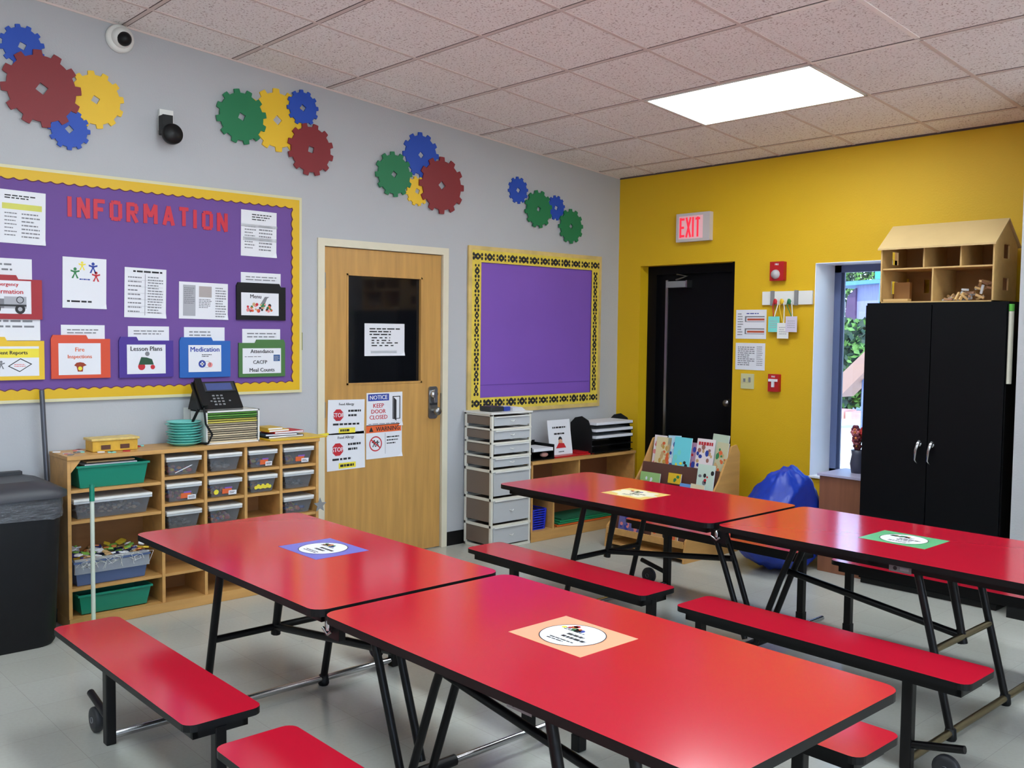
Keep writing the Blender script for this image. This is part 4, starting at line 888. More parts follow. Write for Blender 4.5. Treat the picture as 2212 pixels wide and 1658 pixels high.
# ================================================================== POLE STAND, BROOM, BIN
px_, py_ = at(203, 1328, 2, .03).x, at(203, 1328, 2, .03).y
px_, py_ = .41, lw(202, 1325, .41)[0]
t = thing('pole_stand', 'pale plastic pole on a lime green base in front of the cubby shelf', 'pole', (px_, py_, 0))
MB().lathe([(.0, .0), (.115, .0), (.11, .02), (.03, .032), (.016, .06), (0, .06)], limegr, (px_, py_, 0), n=28).build('base', t)
MB().tube([(px_, py_, .055), (px_, py_, .68)], .0105, polew, 12).build('pole', t)
MB().tube([(px_, py_, .67), (px_, py_, .755)], .0125, tealbin, 12).build('top_clip', t)
a = (-4.505, 1.21); c = (-4.487, .77)
bt = Vector((.07, a[0], a[1])); bb = Vector((.07, c[0], c[1])); dirn = (bb-bt)/(bb.z-bt.z)
end = bt+dirn*(0.05-bt.z)
t = thing('broom', 'grey broom handle leaning on the wall behind the trash can', 'broom', (end.x, end.y, 0))
MB().tube([bt, end], .0125, mat('broom_handle_grey', (96, 98, 106), .35, metal=.6), 12).build('handle', t)
MB().box((end.x-.02, end.y-.12, .0), (end.x+.03, end.y+.02, .07), dgrey).build('head', t, bevel=.006)
# trash can
tc = (.275, -4.83); t = thing('trash_can', 'large black trash can with a bag-lined rim at the left edge', 'trash can', (tc[0], tc[1], 0))
canm = mat('can_charcoal', (18, 18, 21), .55, spec=.3, bump=.1, bscale=30)
def rr3(hx_, hy_, r_, z): return [(tc[0]+x, tc[1]+y, z) for x, y in rrect(-hx_, -hy_, hx_, hy_, r_, 6)]
def loft(b, rings, m, cap=True):
    vs = sum(rings, []); n_ = len(rings[0]); fs = []
    for i in range(len(rings)-1):
        for k in range(n_): fs.append((i*n_+k, i*n_+(k+1) % n_, (i+1)*n_+(k+1) % n_, (i+1)*n_+k))
    b.add(vs, fs, m, True)
    if cap: b.add(vs, [tuple(range(n_-1, -1, -1)), tuple(range((len(rings)-1)*n_, len(rings)*n_))], m)
b = MB(); loft(b, [rr3(.19, .265, .09, .0), rr3(.20, .275, .09, .02), rr3(.225, .30, .09, .64)], canm); b.build('can_body', t)
b = MB(); rnd = random.Random(3); rg = []
for z in (.625, .645, .665, .69, .715, .73):
    rg.append([(x*1+rnd.uniform(-.003, .003), y+rnd.uniform(-.003, .003), z+(rnd.uniform(-.008, .008) if z < .64 else 0)) for x, y, z in rr3(.233, .308, .09, z)])
loft(b, rg, mat('liner_crinkled', (120, 122, 128), .12, alpha=.4, bump=1., bscale=30, var=.5, vscale=14, stretch=(1, 1, 4)), False); b.build('bag_liner', t)
b = MB(); loft(b, [rr3(.228, .303, .09, .64), rr3(.228, .303, .09, .728)], dgrey); b.build('rim_band', t)
b = MB(); loft(b, [rr3(.245, .325, .09, .722), rr3(.245, .325, .09, .748), rr3(.19, .26, .08, .785), rr3(.15, .2, .06, .80)], mat('can_lid_grey', (52, 52, 58), .45)); b.build('lid', t)
b = MB(); b.box((tc[0]-.15, tc[1]+.05, .775), (tc[0]-.1, tc[1]+.2, .815), dgrey); b.build('lid_hinge', t, bevel=.004)

# ================================================================== DRAWER TOWER
X0, X1, Y0, Y1 = .02, .315, -1.655, -1.275; zs = [.955, .857, .759, .66, .566, .363, .173, .0]
crm = mat('drawer_frame_cream', (218, 214, 202), .4)
t = thing('drawer_tower', 'tall cream plastic tower of seven clear drawers beside the door', 'drawers', (.17, (Y0+Y1)/2, 0))
b = MB(); q = .02
for x, y in ((X0, Y0), (X1-q, Y0), (X0, Y1-q), (X1-q, Y1-q)): b.box((x, y, .0), (x+q, y+q, zs[0]), crm)
for i, z in enumerate(zs):
    zz = max(z, .02); hh = .014 if i < 4 else .02
    b.box((X0, Y0, zz-hh), (X1, Y0+.012, zz), crm).box((X0, Y1-.012, zz-hh), (X1, Y1, zz), crm).box((X0, Y0, zz-hh), (X0+.01, Y1, zz), crm)
    if i: b.box((X1-.012, Y0, zz-hh), (X1+.004, Y1, zz), crm)
b.box((X0-.005, Y0-.008, zs[0]), (X1+.008, Y1+.008, zs[0]+.012), whitep)
b.build('tower_frame', t, bevel=.002)
for i in range(7):
    za, zb_ = zs[i+1]+.022, zs[i]-.018
    if i == 6: za = .035
    b = MB(); b.box((X0+.012, Y0+.006, za), (X1-.006, Y1-.006, zb_), frostd)
    b.box((X1-.004, Y0+.022, za-.004), (X1+.006, Y1-.022, zb_+.003), frost); ob = b.build('drawer', t)
    hm = MB(); yc = (Y0+Y1)/2; hm.box((X1+.006, Y0+.03, zb_-.004), (X1+.016, Y1-.03, zb_+.004), whitep); hm.tube([(X1+.006, yc-.02, (za+zb_)/2), (X1+.018, yc, (za+zb_)/2-.006), (X1+.006, yc+.02, (za+zb_)/2)], .003, whitep, 6); hm.build('drawer_handle', ob)
zt = zs[0]+.0125
MB().box((.12, Y0+.05, zt), (.25, Y0+.17, zt+.035), dgrey).build('glasses_case', label='dark grey case on top of the drawer tower', cat='case', bevel=.008)
b = MB(); b.box((.14, Y0+.18, zt), (.24, Y0+.24, zt+.03), inkblue); b.quad(.15, Y0+.19, .23, Y0+.23, zt+.0305, white); b.build('tissue_box', label='small blue box on top of the drawer tower', cat='box')
b = MB()
for k in range(6): b.box((.06+.004*k, Y0+.25, zt+.004*k), (.26, Y1-.01-.006*k, zt+.003+.004*k), white)
b.build('paper_pile', label='pile of white papers on top of the drawer tower', cat='paper')

# ================================================================== LOW SHELF IN THE CORNER
Q0, Q1, QT, QX = -1.262, -.12, .59, .31
t = thing('low_shelf', 'low birch shelf in the corner under the small purple board', 'shelf', (.17, (Q0+Q1)/2, 0))
MB().box((.012, Q0, QT-.022), (QX+.01, Q1+.01, QT), wood).build('top_panel', t, bevel=.003)
for y in (Q0+.009, Q1): MB().box((.014, y-.009, .03), (QX, y+.009, QT-.022), wood).build('side_panel', t, bevel=.002)
MB().box((.014, Q0, 0), (QX+.004, Q1+.009, .075), wood).build('base', t, bevel=.003)
MB().box((.012, Q0, .07), (.02, Q1, QT-.022), mat('shelf_back_reddish', (134, 84, 52), .5)).build('back_panel', t)
MB().box((.02, Q0+.018, .335), (QX-.004, Q1-.009, .351), wood).build('shelf_board', t)
MB().box((.02, -.765, .351), (QX-.004, -.749, QT-.022), wood).build('divider', t)
MB().box((.02, -1.035, .075), (QX-.004, -1.019, .335), wood).build('divider', t)
b = MB()
bk = (.17, -1.14)
for z in [.077+.018*k for k in range(9)]: b.tube([(bk[0]+x*(1+.6*(z-.077)), bk[1]+y*(1+.6*(z-.077)), z) for x, y in rrect(-.09, -.075, .09, .075, .02, 3)+[rrect(-.09, -.075, .09, .075, .02, 3)[0]]], .006, bluebsk, 6)
for x, y in rrect(-.09, -.075, .09, .075, .02, 4): b.tube([(bk[0]+x, bk[1]+y, .077), (bk[0]+x*1.1, bk[1]+y*1.1, .225)], .005, bluebsk, 6)
b.box((bk[0]-.085, bk[1]-.07, .0765), (bk[0]+.085, bk[1]+.07, .083), bluebsk)
b.build('blue_basket', label='royal blue woven basket in the low shelf', cat='basket')
for k in range(4): MB().box((.05+.006*k, -.98+.02*k, .0765+.014*k), (.3-.004*k, -.2-.05*k, .089+.014*k), [mat('mat_orange', (208, 96, 30), .7), mats_green, mats_green, mat('mat_dark_green', (18, 92, 64), .7)][k]).build('foam_mat', label=['orange mat lying lowest in the low shelf', 'lower green mat in the low shelf', 'upper green mat in the low shelf', 'dark green mat on top in the low shelf'][k], cat='mat', bevel=.004)
MB().box((.06, -1.2, .352), (.27, -.9, .372), greyp).build('grey_tray', label='grey tray on the middle board of the low shelf', cat='tray', bevel=.006)
# top items
b0 = lw(1148, 965, .17)[0]
t = thing('desk_tray', 'black desk tray with papers next to the drawer tower', 'tray', (.17, -1.13, QT))
b = MB(); b.box((.06, -1.235, QT+.001), (.28, -1.0, QT+.008), black).box((.06, -1.235, QT+.06), (.28, -1.0, QT+.066), black).box((.06, -1.235, QT+.001), (.066, -1.0, QT+.125), black).box((.06, -1.006, QT+.001), (.28, -1.0, QT+.11), black).box((.06, -1.235, QT+.001), (.28, -1.229, QT+.1), black); b.build('tray_body', t, bevel=.002)
MB().box((.09, -1.22, QT+.067), (.285, -1.02, QT+.09), white).build('paper_stack', label='white papers in the upper level of the black desk tray', cat='paper')
MB().blob((.24, -1.07, QT+.034), .024, mat('blush_pink', (206, 150, 140), .6), 12, (1, 1.6, .8)).build('tape_roll', label='pinkish roll in the lower level of the black desk tray', cat='roll')
b = MB(); b.box((.06, -.98, QT+.0005), (.27, -.55, QT+.012), redplas); b.box((.1, -.7, QT+.012), (.25, -.56, QT+.022), redplas); b.build('red_tray', label='flat red tray under the white card on the low shelf', cat='tray', bevel=.003)
ca = lw(1190, 908, .2); cb = lw(1237, 985, .2)
b = MB(frame((.2, (ca[0]+cb[0])/2, QT+.0125), (0, 1, 0), (-.16, 0, 1))); W = cb[0]-ca[0]; H = ca[1]-QT-.012
b.box((-W/2, 0, -.004), (W/2, H, 0), white); b.lines(-W*.3, H*.75, W*.3, H*.81, 1, ink, .001, .8); b.lines(-W*.25, H*.57, W*.25, H*.63, 1, ink, .001, .8)
b.disc(0, H*.36, .022, .001, mat('skin_print', (216, 160, 130), .6)); b.disc(0, H*.44, .02, .0008, ink); b.poly([(-.055, .05), (.055, .05), (.035, .085), (-.02, .09)], .0012, inkred); b.lines(-.03, .015, .03, .03, 1, ink, .001)
b.build('picture_card', label='white standing card with a drawn child on the low shelf', cat='card')
la = lw(1262, 930, .2)[0]; lb = lw(1352, 930, .2)[0]-.03
t = thing('letter_tray', 'black five-tier letter tray at the corner end of the low shelf', 'letter tray', (.17, (la+lb)/2, QT))
LH = .29
b = MB(); 
prof = [(.05, 0), (.28, 0), (.28, LH*.6), (.24, LH*.9), (.17, LH), (.1, LH*.95), (.05, LH*.8)]
for yy in (la, lb-.006):
    vs = [(x, yy, QT+.001+z) for x, z in prof]+[(x, yy+.006, QT+.001+z) for x, z in prof]; n_ = len(prof)
    b = MB(); b.add(vs, [tuple(range(n_-1, -1, -1)), tuple(range(n_, 2*n_))]+[(i, (i+1) % n_, n_+(i+1) % n_, n_+i) for i in range(n_)], black); b.build('side_plate', t)
for k in range(5):
    z = QT+.012+k*.052; MB().box((.05, la+.006, z), (.305, lb-.006, z+.006), black).build('tray_level', t)
for k in (2, 3, 4):
    z = QT+.019+k*.052; MB().box((.07, la+.02, z), (.31, lb-.015, z+.02), white).build('paper_stack', label='white papers on %s level of the black letter tray' % {2: 'the middle', 3: 'the fourth', 4: 'the top'}[k], cat='paper', group='papers in the letter tray')

# ================================================================== EXIT SIGN, ALARMS, NOTICES on the yellow wall
e0 = yw(1469, 464); e1 = yw(1540, 519)
t = thing('exit_sign', 'red and white EXIT sign above the black door', 'sign', ((e0[0]+e1[0])/2, 0, e1[1]))
b = MB(YWF); b.box((e0[0], e1[1], 0), (e1[0], e0[1], .045), mat('exit_housing', (206, 196, 194), .5)); b.build('housing', t, bevel=.004)
b = MB(YWF @ Matrix.Translation(((e0[0]+e1[0])/2, (e0[1]+e1[1])/2, .0455))); W, H = e1[0]-e0[0], e0[1]-e1[1]
exr = mat('exit_letter_red', (232, 44, 66), .4, emit=.7); b.quad(-W*.42, -H*.4, W*.30, H*.4, 0, mat('exit_face_pink', (246, 190, 196), .5, emit=.15))
for k, ch in enumerate('EXIT'):
    block_letter(b, ch, -W*.31+[0, .185, .32, .46][k]*W, 0, W*.15, H*.7, W*.055, .0002, .001, exr)
b.build('lettering', t)
def recty(px0, py0, px1, py1, y=0.0):
    a = yw(px0, py0, y); c = yw(px1, py1, y); return a[0], c[1], c[0], a[1]
u0, v0, u1, v1 = recty(1670, 566, 1699, 606)
t = thing('fire_strobe', 'red fire alarm strobe high on the yellow wall', 'alarm', ((u0+u1)/2, 0, v0))
MB(YWF).box((u0, v0, 0), (u1, v1, .04), alarm).build('housing', t, bevel=.005)
b = MB(YWF); b.lathe([(0, .06), (.03, .055), (.034, .04)], frost, ((u0+u1)/2-.008, v0+.045, 0), ax=2, n=20); b.text('FIRE', (u0+u1)/2, v1-.02, .012, white, .0405); b.build('lens', t)
u0, v0, u1, v1 = recty(1665, 807, 1687, 846)
t = thing('fire_pull_station', 'red fire alarm pull station low on the yellow wall', 'alarm', ((u0+u1)/2, 0, v0))
MB(YWF).box((u0, v0, 0), (u1, v1, .035), alarm).build('housing', t, bevel=.004)
b = MB(YWF); uc = (u0+u1)/2; b.box((uc-.035, (v0+v1)/2+.01, .035), (uc+.035, (v0+v1)/2+.028, .045), white).box((uc-.01, (v0+v1)/2-.03, .035), (uc+.01, (v0+v1)/2+.012, .045), white); b.text('FIRE', uc, v1-.018, .012, white, .0356); b.build('handle', t)
u0, v0, u1, v1 = recty(1602, 806, 1629, 840)
b = MB(YWF); b.box((u0, v0, 0), (u1, v1, .008), mat('switch_plate_beige', (200, 196, 150), .5)); b.box(((u0+u1)/2-.03, v0+.05, .008), ((u0+u1)/2-.015, v0+.075, .016), greyp).box(((u0+u1)/2+.015, v0+.05, .008), ((u0+u1)/2+.03, v0+.085, .016), greyp); b.build('switch_plate', label='beige switch plate beside the black door', cat='switch', bevel=.002)
def d_safety(b, W, H):
    b.lines(-W*.44, -H*.4, -W*.26, H*.4, 9, inkg, Wd, .4); b.lines(-W*.15, H*.33, W*.42, H*.41, 1, inkblue, Wd, .4)
    for k in (.08, -.34): b.quad(-W*.2, H*k, W*.44, H*(k+.2), Wd, inkg); b.quad(-W*.15, H*(k+.02), W*.44, H*(k+.16), Wd+.0003, white); b.quad(-W*.12, H*(k+.05), W*.44, H*(k+.12), Wd+.0006, mat('photo_rust', (186, 84, 58), .5))
paper('safety_notice', (1591, 669, 1655, 732), 'white notice with two photo strips beside the black door', 'sign', d_safety, x=.002, T=YWF, rectf=lambda *a: recty(*a), curl=0)
def d_small(b, W, H): b.lines(-W*.42, -H*.35, W*.15, H*.38, 10, inkg, Wd, .45); b.lines(W*.22, -H*.35, W*.42, H*.4, 10, inkg, Wd, .35)
paper('evacuation_notice', (1590, 740, 1652, 800), 'white text notice under the photo-strip notice by the black door', 'sign', d_small, x=.002, T=YWF, rectf=lambda *a: recty(*a), curl=0)
u0, v0, u1, v1 = recty(1650, 630, 1757, 657)
t = thing('hook_rail', 'white hook rail with two clamps on the yellow wall', 'rail', ((u0+u1)/2, 0, v0))
MB(YWF).box((u0, v0, 0), (min(u1, 1.802), v1, .018), whitep).build('rail', t, bevel=.002)
for f_ in (.22, .7): MB(YWF).box((u0+(u1-u0)*f_-.014, v0-.006, .018), (u0+(u1-u0)*f_+.014, v1+.004, .03), greyp).build('clamp', t, bevel=.002)
for i, (px, py, lx, m, lm, lb) in enumerate([(1672, 700, 1676, teal, inkred, 'pale badge on a red lanyard, leftmost on the hook rail'), (1692, 714, 1690, whitep, yelplas, 'white badge on a yellow lanyard, lowest on the hook rail'), (1711, 700, 1706, mat('badge_lilac', (206, 196, 214), .5), inkgr, 'lilac badge on a green lanyard, rightmost on the hook rail')]):
    xa, za = yw(px, py, -.03); xb, zb2 = yw(lx, 645, -.03)
    t = thing('id_badge', lb, 'badge', (xa, -.03, za-.07), group='badges on the hook rail')
    b = MB(YWF); b.box((xa-.045, za-.055, .031+.004*i), (xa+.045, za+.055, .034+.004*i), m); b.lines(xa-.03, za-.03, xa+.03, za+.03, 4, inkl, .0345+.004*i, .4); b.build('card', t)
    b = MB(YWF); 
    for k in (-1, 1): b.tube([(xa+k*.004, za+.055, .034), (xb+k*.02, (za+zb2)/2+.05, .034), (xb+k*.008, zb2, .034)], .004, lm if k < 0 else whitep, 6)
    b.blob((xb, zb2-.02, .036), .018, lm, 8, (1, 1.2, .4)); b.build('lanyard', t)

# ================================================================== BLACK CABINET + DOLLHOUSE
KX0, KX1, KY, KZ = 2.412, 3.240, -.455, 1.735; KM = 2.822
cabm = mat('cabinet_black_enamel', (7, 8, 11), .45, spec=.15)
t = thing('storage_cabinet', 'tall black two-door metal cabinet beside the window', 'cabinet', ((KX0+KX1)/2, KY/2, 0))
MB().box((KX0, KY+.02, .03), (KX1, -.01, KZ), cabm).build('cabinet_body', t, bevel=.004)
MB().box((KX0+.01, KY+.03, .0), (KX1-.01, -.02, .03), black).build('plinth', t)
for a, c, hxx, sd in ((KX0+.004, KM-.002, KM-.045, -1), (KM+.002, KX1-.004, KM+.03, 1)):
    dd = MB().box((a, KY, .06), (c, KY+.018, KZ-.015), cabm).build('cabinet_door', t, bevel=.003)
    h = MB(); z0, z1 = .79, .915; h.tube([(hxx, KY-.004, z1), (hxx+.004, KY-.03, z1-.01), (hxx-.006, KY-.034, z1-.045), (hxx-.012, KY-.03, z0+.02), (hxx-.010, KY-.004, z0)], [.012, .012, .009, .006, .005], chrome, 10)
    h.lathe([(0, -.012), (.014, -.012), (.016, 0)], chrome, (hxx, KY, z1-.012), ax=1, n=14); h.build('door_handle', dd)
pt = at(2192, 672, 1, -.25); 
t = thing('rolled_poster', 'rolled green and white poster hung on the cabinet side', 'poster', (KX1+.02, -.2, 1.3))
MB().tube([(KX1+.0145, -.435, 1.28), (KX1+.0145, -.435, 1.68)], .014, mat('poster_roll_white', (206, 206, 190), .6), 12).build('roll', t); MB().tube([(KX1+.0145, -.435, 1.681), (KX1+.0145, -.435, 1.72)], .0145, limegr, 12).build('roll_end', t)
# dollhouse
HX0, HX1, HY0, HY1, HZ = 2.475, 3.14, -.40, -.07, KZ
hz1, hz2, hm = HZ+.335, HZ+.47, HZ+.205
t = thing('dollhouse', 'open plywood dollhouse on top of the black cabinet', 'dollhouse', ((HX0+HX1)/2, -.25, HZ))
q = .009
MB().box((HX0, HY0, HZ+.0005), (HX1, HY1, HZ+q), ply).build('ground_floor', t)
MB().box((HX0+q, HY0+.01, hm-q/2), (HX1-q, HY1, hm+q/2), ply).build('upper_floor', t)
def side(x, wins, m):
    """gabled end wall with window holes cut as frames of strips"""
    b = MB(Matrix(((0, 0, 1, x), (1, 0, 0, 0), (0, 1, 0, 0), (0, 0, 0, 1)))); ys = [HY0, HY0+.11, HY0+.2, HY1]
    yc = (HY0+HY1)/2
    def up(y): return min(hz1+(y-HY0)*(hz2-hz1)/(yc-HY0)*1.0, hz2-(y-yc)*(hz2-hz1)/(HY1-yc)) if True else 0
    wy0, wy1 = yc-.035, yc+.045
    b.prism([(HY0, HZ+.001), (wy0, HZ+.001), (wy0, up(wy0)), (HY0, hz1)], 0, q, m)
    b.prism([(wy1, HZ+.001), (HY1, HZ+.001), (HY1, up(HY1)), (wy1, up(wy1))], 0, q, m)
    lo = HZ+.001
    for a, c in wins: b.prism([(wy0, lo), (wy1, lo), (wy1, a), (wy0, a)], 0, q, m); lo = c
    b.prism([(wy0, lo), (wy1, lo), (wy1, up(wy1)), (yc, hz2), (wy0, up(wy0))], 0, q, m)
    b.build('end_wall', t)
side(HX0, [(HZ+.06, HZ+.14), (HZ+.24, HZ+.32)], ply); side(HX1-q, [(HZ+.07, HZ+.14), (HZ+.25, HZ+.33)], ply)
# back wall with window openings
b = MB(YWF); 
def backrow(z0, z1, holes, a=HX0+q, c=HX1-q):
    x = a
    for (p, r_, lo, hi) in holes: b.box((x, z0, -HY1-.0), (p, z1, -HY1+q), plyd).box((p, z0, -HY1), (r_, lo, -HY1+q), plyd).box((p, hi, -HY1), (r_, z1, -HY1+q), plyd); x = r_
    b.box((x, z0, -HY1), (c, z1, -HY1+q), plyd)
def hx_(px): return yw(px, 600, HY1)[0]
zz_ = lambda py: yw(1940, py, HY1)[1]
backrow(hm+q/2, hz1+.03, [(hx_(1933), hx_(1951), zz_(563), zz_(533))]); backrow(HZ+q, hm-q/2, [(hx_(1935), hx_(1947), zz_(631), zz_(601)), (hx_(1953), hx_(1965), zz_(636), zz_(603)), (hx_(1998), hx_(2009), zz_(634), zz_(606))])
b.build('back_wall', t)
yc = (HY0+HY1)/2
for (ya, za, yb, zb2) in ((HY0-.02, hz1-.015, yc, hz2), (HY1+.02, hz1-.015, yc, hz2)):
    MB().hexa([(HX0-.012, ya, za), (HX1+.012, ya, za), (HX1+.012, yb, zb2), (HX0-.012, yb, zb2), (HX0-.012, ya, za+.01), (HX1+.012, ya, za+.01), (HX1+.012, yb, zb2+.01), (HX0-.012, yb, zb2+.01)] if ya < yb else [(HX0-.012, yb, zb2), (HX1+.012, yb, zb2), (HX1+.012, ya, za), (HX0-.012, ya, za), (HX0-.012, yb, zb2+.01), (HX1+.012, yb, zb2+.01), (HX1+.012, ya, za+.01), (HX0-.012, ya, za+.01)], mat('dollhouse_roof', (196, 166, 116), .55, var=.05)).build('roof_panel', t)
for px in (1993, 2073):
    x = yw(px, 540, HY0)[0]; MB().box((x-q/2, HY0+.02, hm+q/2), (x+q/2, HY1-.001, hz1+.01), ply).build('room_divider', t)
x = yw(2012, 620, HY0)[0]; MB().box((x-q/2, HY0+.01, HZ+q), (x+q/2, HY1-.001, hm-q/2), ply).build('room_divider', t)
b = MB(); rnd = random.Random(5)
for k in range(60):
    f_ = rnd.random(); c = Vector((x+.05+.25*f_+rnd.uniform(-.01, .03), HY0+.05+rnd.uniform(0, .12), HZ+.015+rnd.random()*.13*f_+.004)); d = Vector((rnd.gauss(0, 1), rnd.gauss(0, .6), rnd.gauss(0, .4))).normalized()*.026
    if c.z+d.z > hm-.02 or c.x+abs(d.x) > HX1-.02: continue
    if c.z-abs(d.z) < HZ+.014: c.z = HZ+.014+abs(d.z)
    b.tube([c-d, c+d], .006, [cardb, ply, mat('stick_brown', (150, 110, 84), .6), frost][k % 4], 5, square=True)
b.build('wooden_furniture_pile', label='heap of small wooden pieces in the dollhouse lower right room', cat='toys', kind='stuff')
MB().box((HX0+.015, HY0+.01, HZ+.0095), (HX0+.17, HY0+.06, HZ+.025), ply).build('wooden_block', label='small wooden block at the dollhouse lower left', cat='block', bevel=.003)
MB().box((HX0+.02, HY0+.14, HZ+.0095), (HX0+.12, HY0+.17, HZ+.13), plyd).build('toy_wardrobe', label='small wooden wardrobe in the dollhouse lower left room', cat='toy', bevel=.002)

# ================================================================== BROWN LOW CABINET, FLOWERS
t = thing('side_cabinet', 'low brown laminate cabinet under the window beside the black cabinet', 'cabinet', (2.24, -.2, 0))
MB().box((2.085, -.36, .0), (2.40, -.012, .625), browncab).build('cabinet_body', t, bevel=.003)
MB().box((2.075, -.375, .625), (2.405, -.012, .64), mat('lilac_grey_top', (176, 170, 196), .4)).build('cabinet_top', t, bevel=.002)
fx, fz = 2.32, .64
pv = at(1853, 1000, 1, -.16)
t = thing('flower_vase', 'grey vase of red and pink flowers on the window-side cabinet', 'vase', (pv.x, -.16, .64))
MB().lathe([(0, .6405), (.04, .6405), (.05, .70), (.04, .76), (.045, .79), (.035, .79), (0, .75)], mat('vase_slate', (70, 74, 92), .4), (pv.x, -.16, 0), n=20).build('vase', t)
rnd = random.Random(21)
for k in range(11):
    a = rnd.random()*6.28; r_ = rnd.uniform(0, .065); c = (pv.x+r_*math.cos(a)-.01, -.16+r_*math.sin(a)*.7, .86+rnd.uniform(-.05, .07)); b = MB()
    m = [mat('petal_red', (196, 46, 48), .6), mat('petal_pink', (216, 130, 140), .6), mat('petal_maroon', (110, 40, 56), .6)][k % 3]
    b.tube([(pv.x, -.16, .77), c], .003, leafB, 5)
    for j in range(6): b.blob((c[0]+.017*math.cos(j*1.05), c[1]-.008, c[2]+.017*math.sin(j*1.05)), .014, m, 8)
    b.blob((c[0], c[1]-.014, c[2]), .01, toy_cols[1], 8); b.build('flower', t)

# ================================================================== BOOK RACK
t = thing('book_rack', 'wooden book display rack with slanted tiers before the black door', 'rack', (1.08, -.6, 0))
R0, R1 = .735, 1.415
for x in (R0-.016, R1):
    b = MB(Matrix(((0, 0, 1, x), (1, 0, 0, 0), (0, 1, 0, 0), (0, 0, 0, 1))))
    b.prism([(-.92, 0), (-.30, 0), (-.30, .70), (-.34, .76), (-.40, .75), (-.54, .52), (-.74, .28), (-.90, .15)], 0, .016, wood); b.build('side_panel', t, bevel=.003)
MB().box((R0, -.92, .03), (R1, -.32, .045), wood).build('base_board', t)
tiers = [(-.44, .545), (-.58, .385), (-.72, .25), (-.86, .11)]
for (y, z) in tiers:
    MB().box((R0, y-.045, z-.008), (R1, y+.03, z), wood).build('tier_ledge', t); MB().box((R0, y-.057, z-.01), (R1, y-.045, z+.035), wood).build('tier_lip', t)
    MB().hexa([(R0, y+.022, z), (R1, y+.022, z), (R1, y+.03, z), (R0, y+.03, z), (R0, y+.06, z+.2), (R1, y+.06, z+.2), (R1, y+.068, z+.2), (R0, y+.068, z+.2)], mat('rack_back_brown', (92, 56, 46), .6)).build('tier_back', t)
def book(x, tier, W, H, m, label, deco, dep=0, tilt=0.0, lift=0):
    x = .735+(x-.90)*1.21; W *= 1.14; H *= 1.04
    y, z = tiers[tier]; b = MB(frame((x, y-.012-.010*dep, z+.0008+lift), (1, 0, 0), (0, .17, 1)) @ Matrix.Rotation(tilt, 4, 'Z'))
    b.box((-W/2, 0, -.007), (W/2, H, 0), m); b.box((-W/2+.003, .003, -.0065), (W/2+.0004, H-.003, -.0008), white); deco(b, W, H); b.build('picture_book', label=label, cat='book', group='picture books on the rack')
def D(cols, seed, n=14, text=None, tm=ink):
    def f(b, W, H):
        rnd = random.Random(seed)
        for i in range(n): b.disc(rnd.uniform(-W*.4, W*.4), rnd.uniform(H*.08, H*.8), rnd.uniform(.007, .018), .0006+i*2e-5, cols[i % len(cols)], 9, rnd.uniform(.7, 1.5))
        if text: b.lines(-W*.4, H*.8, W*.4, H*.92, 1, tm, .0014, .8)
    return f
cy_ = mat('cover_cyan', (110, 208, 220), .35); cb_ = mat('cover_pale_blue', (178, 210, 228), .35); cyl = mat('cover_straw', (216, 200, 156), .35); crd = mat('cover_white_red', (226, 214, 216), .35); cgr = mat('cover_sage', (176, 190, 170), .35)
cpg = mat('cover_lime', (150, 190, 120), .35); cpu = mat('cover_purple', (96, 92, 150), .35); ctn = mat('cover_tan', (212, 196, 164), .35)
book(.965, 0, .10, .225, crd, 'pale pink-edged book behind the tan-figure book, far left', D([inkpk], 1), 0)
book(1.0, 0, .12, .215, cyl, 'straw book with a tan figure, upper left of the rack', D([cardb, mat('deco_ochre', (190, 150, 70), .5), inkor], 2, 20), 1)
book(1.085, 0, .10, .235, cb_, 'pale blue book half hidden by the cyan book', D([inkblue, cb_, white], 3), 1, .05)
book(1.15, 0, .135, .23, cy_, 'cyan picture book with a penguin-like dark shape', D([cy_, teal, ink, inkyel], 4, 9), 2)
book(1.245, 0, .08, .20, mat('cover_mauve', (170, 130, 160), .35), 'narrow mauve book between the cyan and white books', D([inkred, inkblue], 5), 0)
book(1.31, 0, .135, .235, crd, 'white book with red title and brown animal', D([mat('deco_brown', (150, 100, 90), .5), inkblue, cardb], 6, 12, True, inkred), 1)
book(1.395, 0, .12, .275, cgr, 'tall grey-green book at the back right', D([inkg, cgr], 7, 8, None), 0, -.04)
book(1.425, 0, .085, .225, mat('cover_khaki', (190, 184, 150), .35), 'khaki patterned book on the right end of the top tier', D([inkgr, cardb, inkor], 8, 18), 2, -.06)
book(1.0, 1, .16, .13, cpg, 'lime green book on the second tier, left', D([inkgr, inkyel, white], 9, 16), 1)
book(1.185, 1, .10, .07, yelplas, 'low yellow booklet between the tiers', D([inkgr], 10, 3), 0, 0, .08)
book(1.40, 1, .125, .235, mat('cover_mint', (196, 214, 200), .35), 'mint book with a small girl figure, second tier right', D([inkg, ink, inkred], 11, 9), 1)
book(1.03, 2, .19, .17, cpu, 'purple book with white lettering, third tier left', D([white], 12, 4, True, white), 0)
book(1.22, 2, .17, .215, mat('cover_ice', (196, 208, 226), .35), 'icy white book with dark-haired faces, third tier', D([ink, inkl], 13, 5), 1)
book(1.34, 2, .10, .24, mat('cover_sky', (96, 150, 210), .35), 'sky blue book with an orange corner, third tier', D([cb_, inkor], 14, 8), 0)
book(1.42, 2, .10, .25, ctn, 'cream book with red text, third tier right', D([ctn, inkred], 15, 6), 2, -.04)
book(1.05, 3, .2, .15, cpu, 'dark patterned book on the lowest tier', D([inkblue, inkpk], 16, 14), 0)
book(1.30, 3, .2, .14, cardb, 'tan book on the lowest tier', D([inkor, ink], 17, 10), 0)

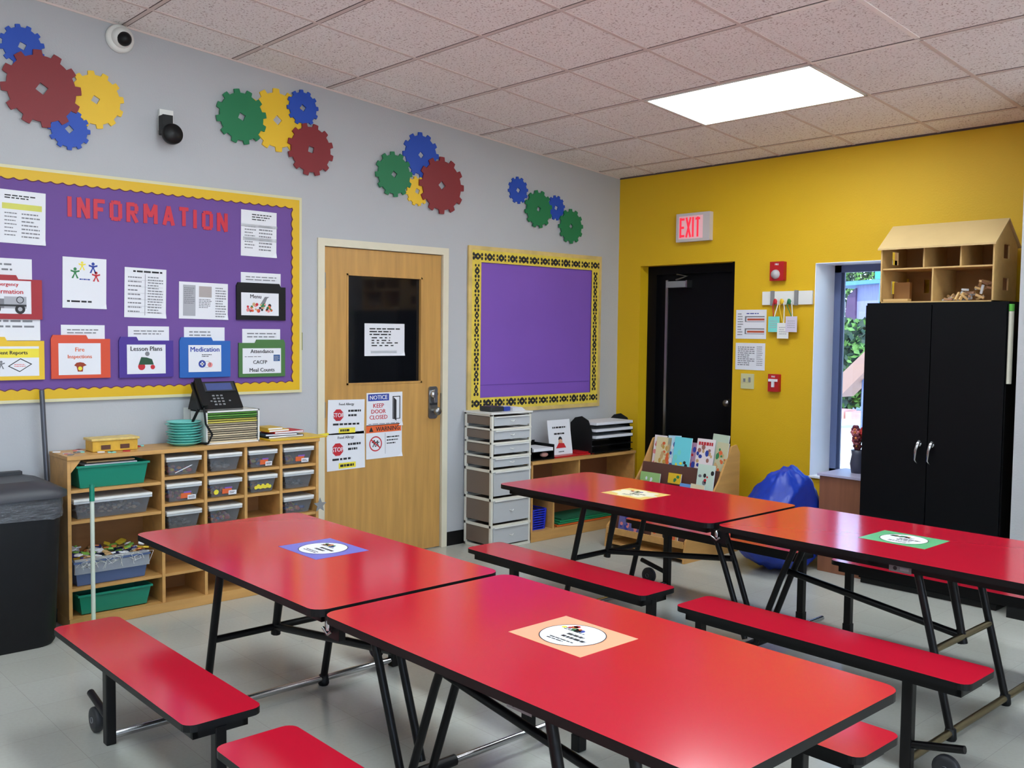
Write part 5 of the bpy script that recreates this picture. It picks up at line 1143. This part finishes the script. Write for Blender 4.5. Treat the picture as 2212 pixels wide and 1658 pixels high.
# ================================================================== BEAN BAG
t = None
b = MB(); n1, n2 = 64, 40; vs = []; fs = []
cx, cy = 1.90, -.50
for i in range(n2+1):
    ph = math.pi*i/n2
    for k in range(n1):
        th = 2*math.pi*k/n1; d = Vector((math.sin(ph)*math.cos(th), math.sin(ph)*math.sin(th), math.cos(ph)))
        if d.z > 0: zz = .26+.42*(d.z**1.0); rr = 1-.42*d.z
        else: zz = .26+.26*d.z; rr = 1
        sq = (abs(d.x)**2.6+abs(d.y)**2.6)**(-1/2.6)*math.hypot(d.x, d.y) if math.hypot(d.x, d.y) > 1e-6 else 1
        wr = .020*noise.noise(d*3.1)+.016*noise.noise(d*7+Vector((3, 1, 0)))+.012*abs(math.sin(th*5+d.z*4))*(1-abs(d.z))
        px = cx+.05*max(d.z, 0)+d.x*.30*rr*(1+wr*3); py = cy+d.y*.36*rr*(1+wr*2)
        vs.append((min(max(px, 1.56), 2.068), min(py, -.03), max(zz+wr*1.2, .0)))
for i in range(n2):
    for k in range(n1): fs.append((i*n1+k, (i+1)*n1+k, (i+1)*n1+(k+1) % n1, i*n1+(k+1) % n1))
b.add(vs, fs, bluefab, True)
bb_ = b.build('bean_bag', label='slumped royal blue bean bag against the yellow wall', cat='bean bag')
sm = MB(); 
for th in (-2.2, -1.2): sm.tube([(cx+.28*math.cos(th)*f_, cy+.33*math.sin(th)*f_, .30+.36*(1-f_)**.8) for f_ in (1, .9, .7, .5, .3, .1)], .003, mat('piping_blue', (60, 110, 220), .4), 6)
sm.build('seam_piping', bb_)

# ================================================================== LIGHT, WORLD, CAMERA
w = bpy.data.worlds.new('World'); bpy.context.scene.world = w; w.use_nodes = True; nt = w.node_tree
bg = nt.nodes['Background']; sky = nt.nodes.new('ShaderNodeTexSky'); sky.sky_type = 'HOSEK_WILKIE'; sky.turbidity = 3; sky.sun_direction = Vector((.35, -.55, .75)).normalized()
nt.links.new(sky.outputs[0], bg.inputs[0]); bg.inputs[1].default_value = 24.0
sun = bpy.data.lights.new('sun', 'SUN'); sun.energy = 5.0; sun.angle = .02; sun.color = (1, .95, .88); so = bpy.data.objects.new('sun', sun); COL.objects.link(so)
so.rotation_euler = Vector((.35, -.55, .75)).to_track_quat('Z', 'Y').to_euler()
cam = bpy.data.cameras.new('camera'); co = bpy.data.objects.new('camera', cam); COL.objects.link(co)
cam.sensor_fit = 'HORIZONTAL'; cam.sensor_width = 36; cam.lens = 36*F/2212; cam.clip_start = .05; cam.clip_end = 200
Mx = Matrix((RT, UP, -_fw)).transposed().to_4x4(); Mx.translation = CAM; co.matrix_world = Mx
sc = bpy.context.scene; sc.camera = co
sc.view_settings.view_transform = 'Standard'; sc.view_settings.look = 'None'; sc.view_settings.exposure = .1
sc.cycles.use_denoising = True; sc.cycles.denoising_input_passes = 'RGB_ALBEDO_NORMAL'; sc.cycles.denoising_prefilter = 'ACCURATE'; sc.cycles.max_bounces = 8; sc.cycles.diffuse_bounces = 4; sc.cycles.transparent_max_bounces = 16; sc.cycles.sample_clamp_indirect = 6
for o in bpy.data.objects:
    if '_o' in o: del o['_o']
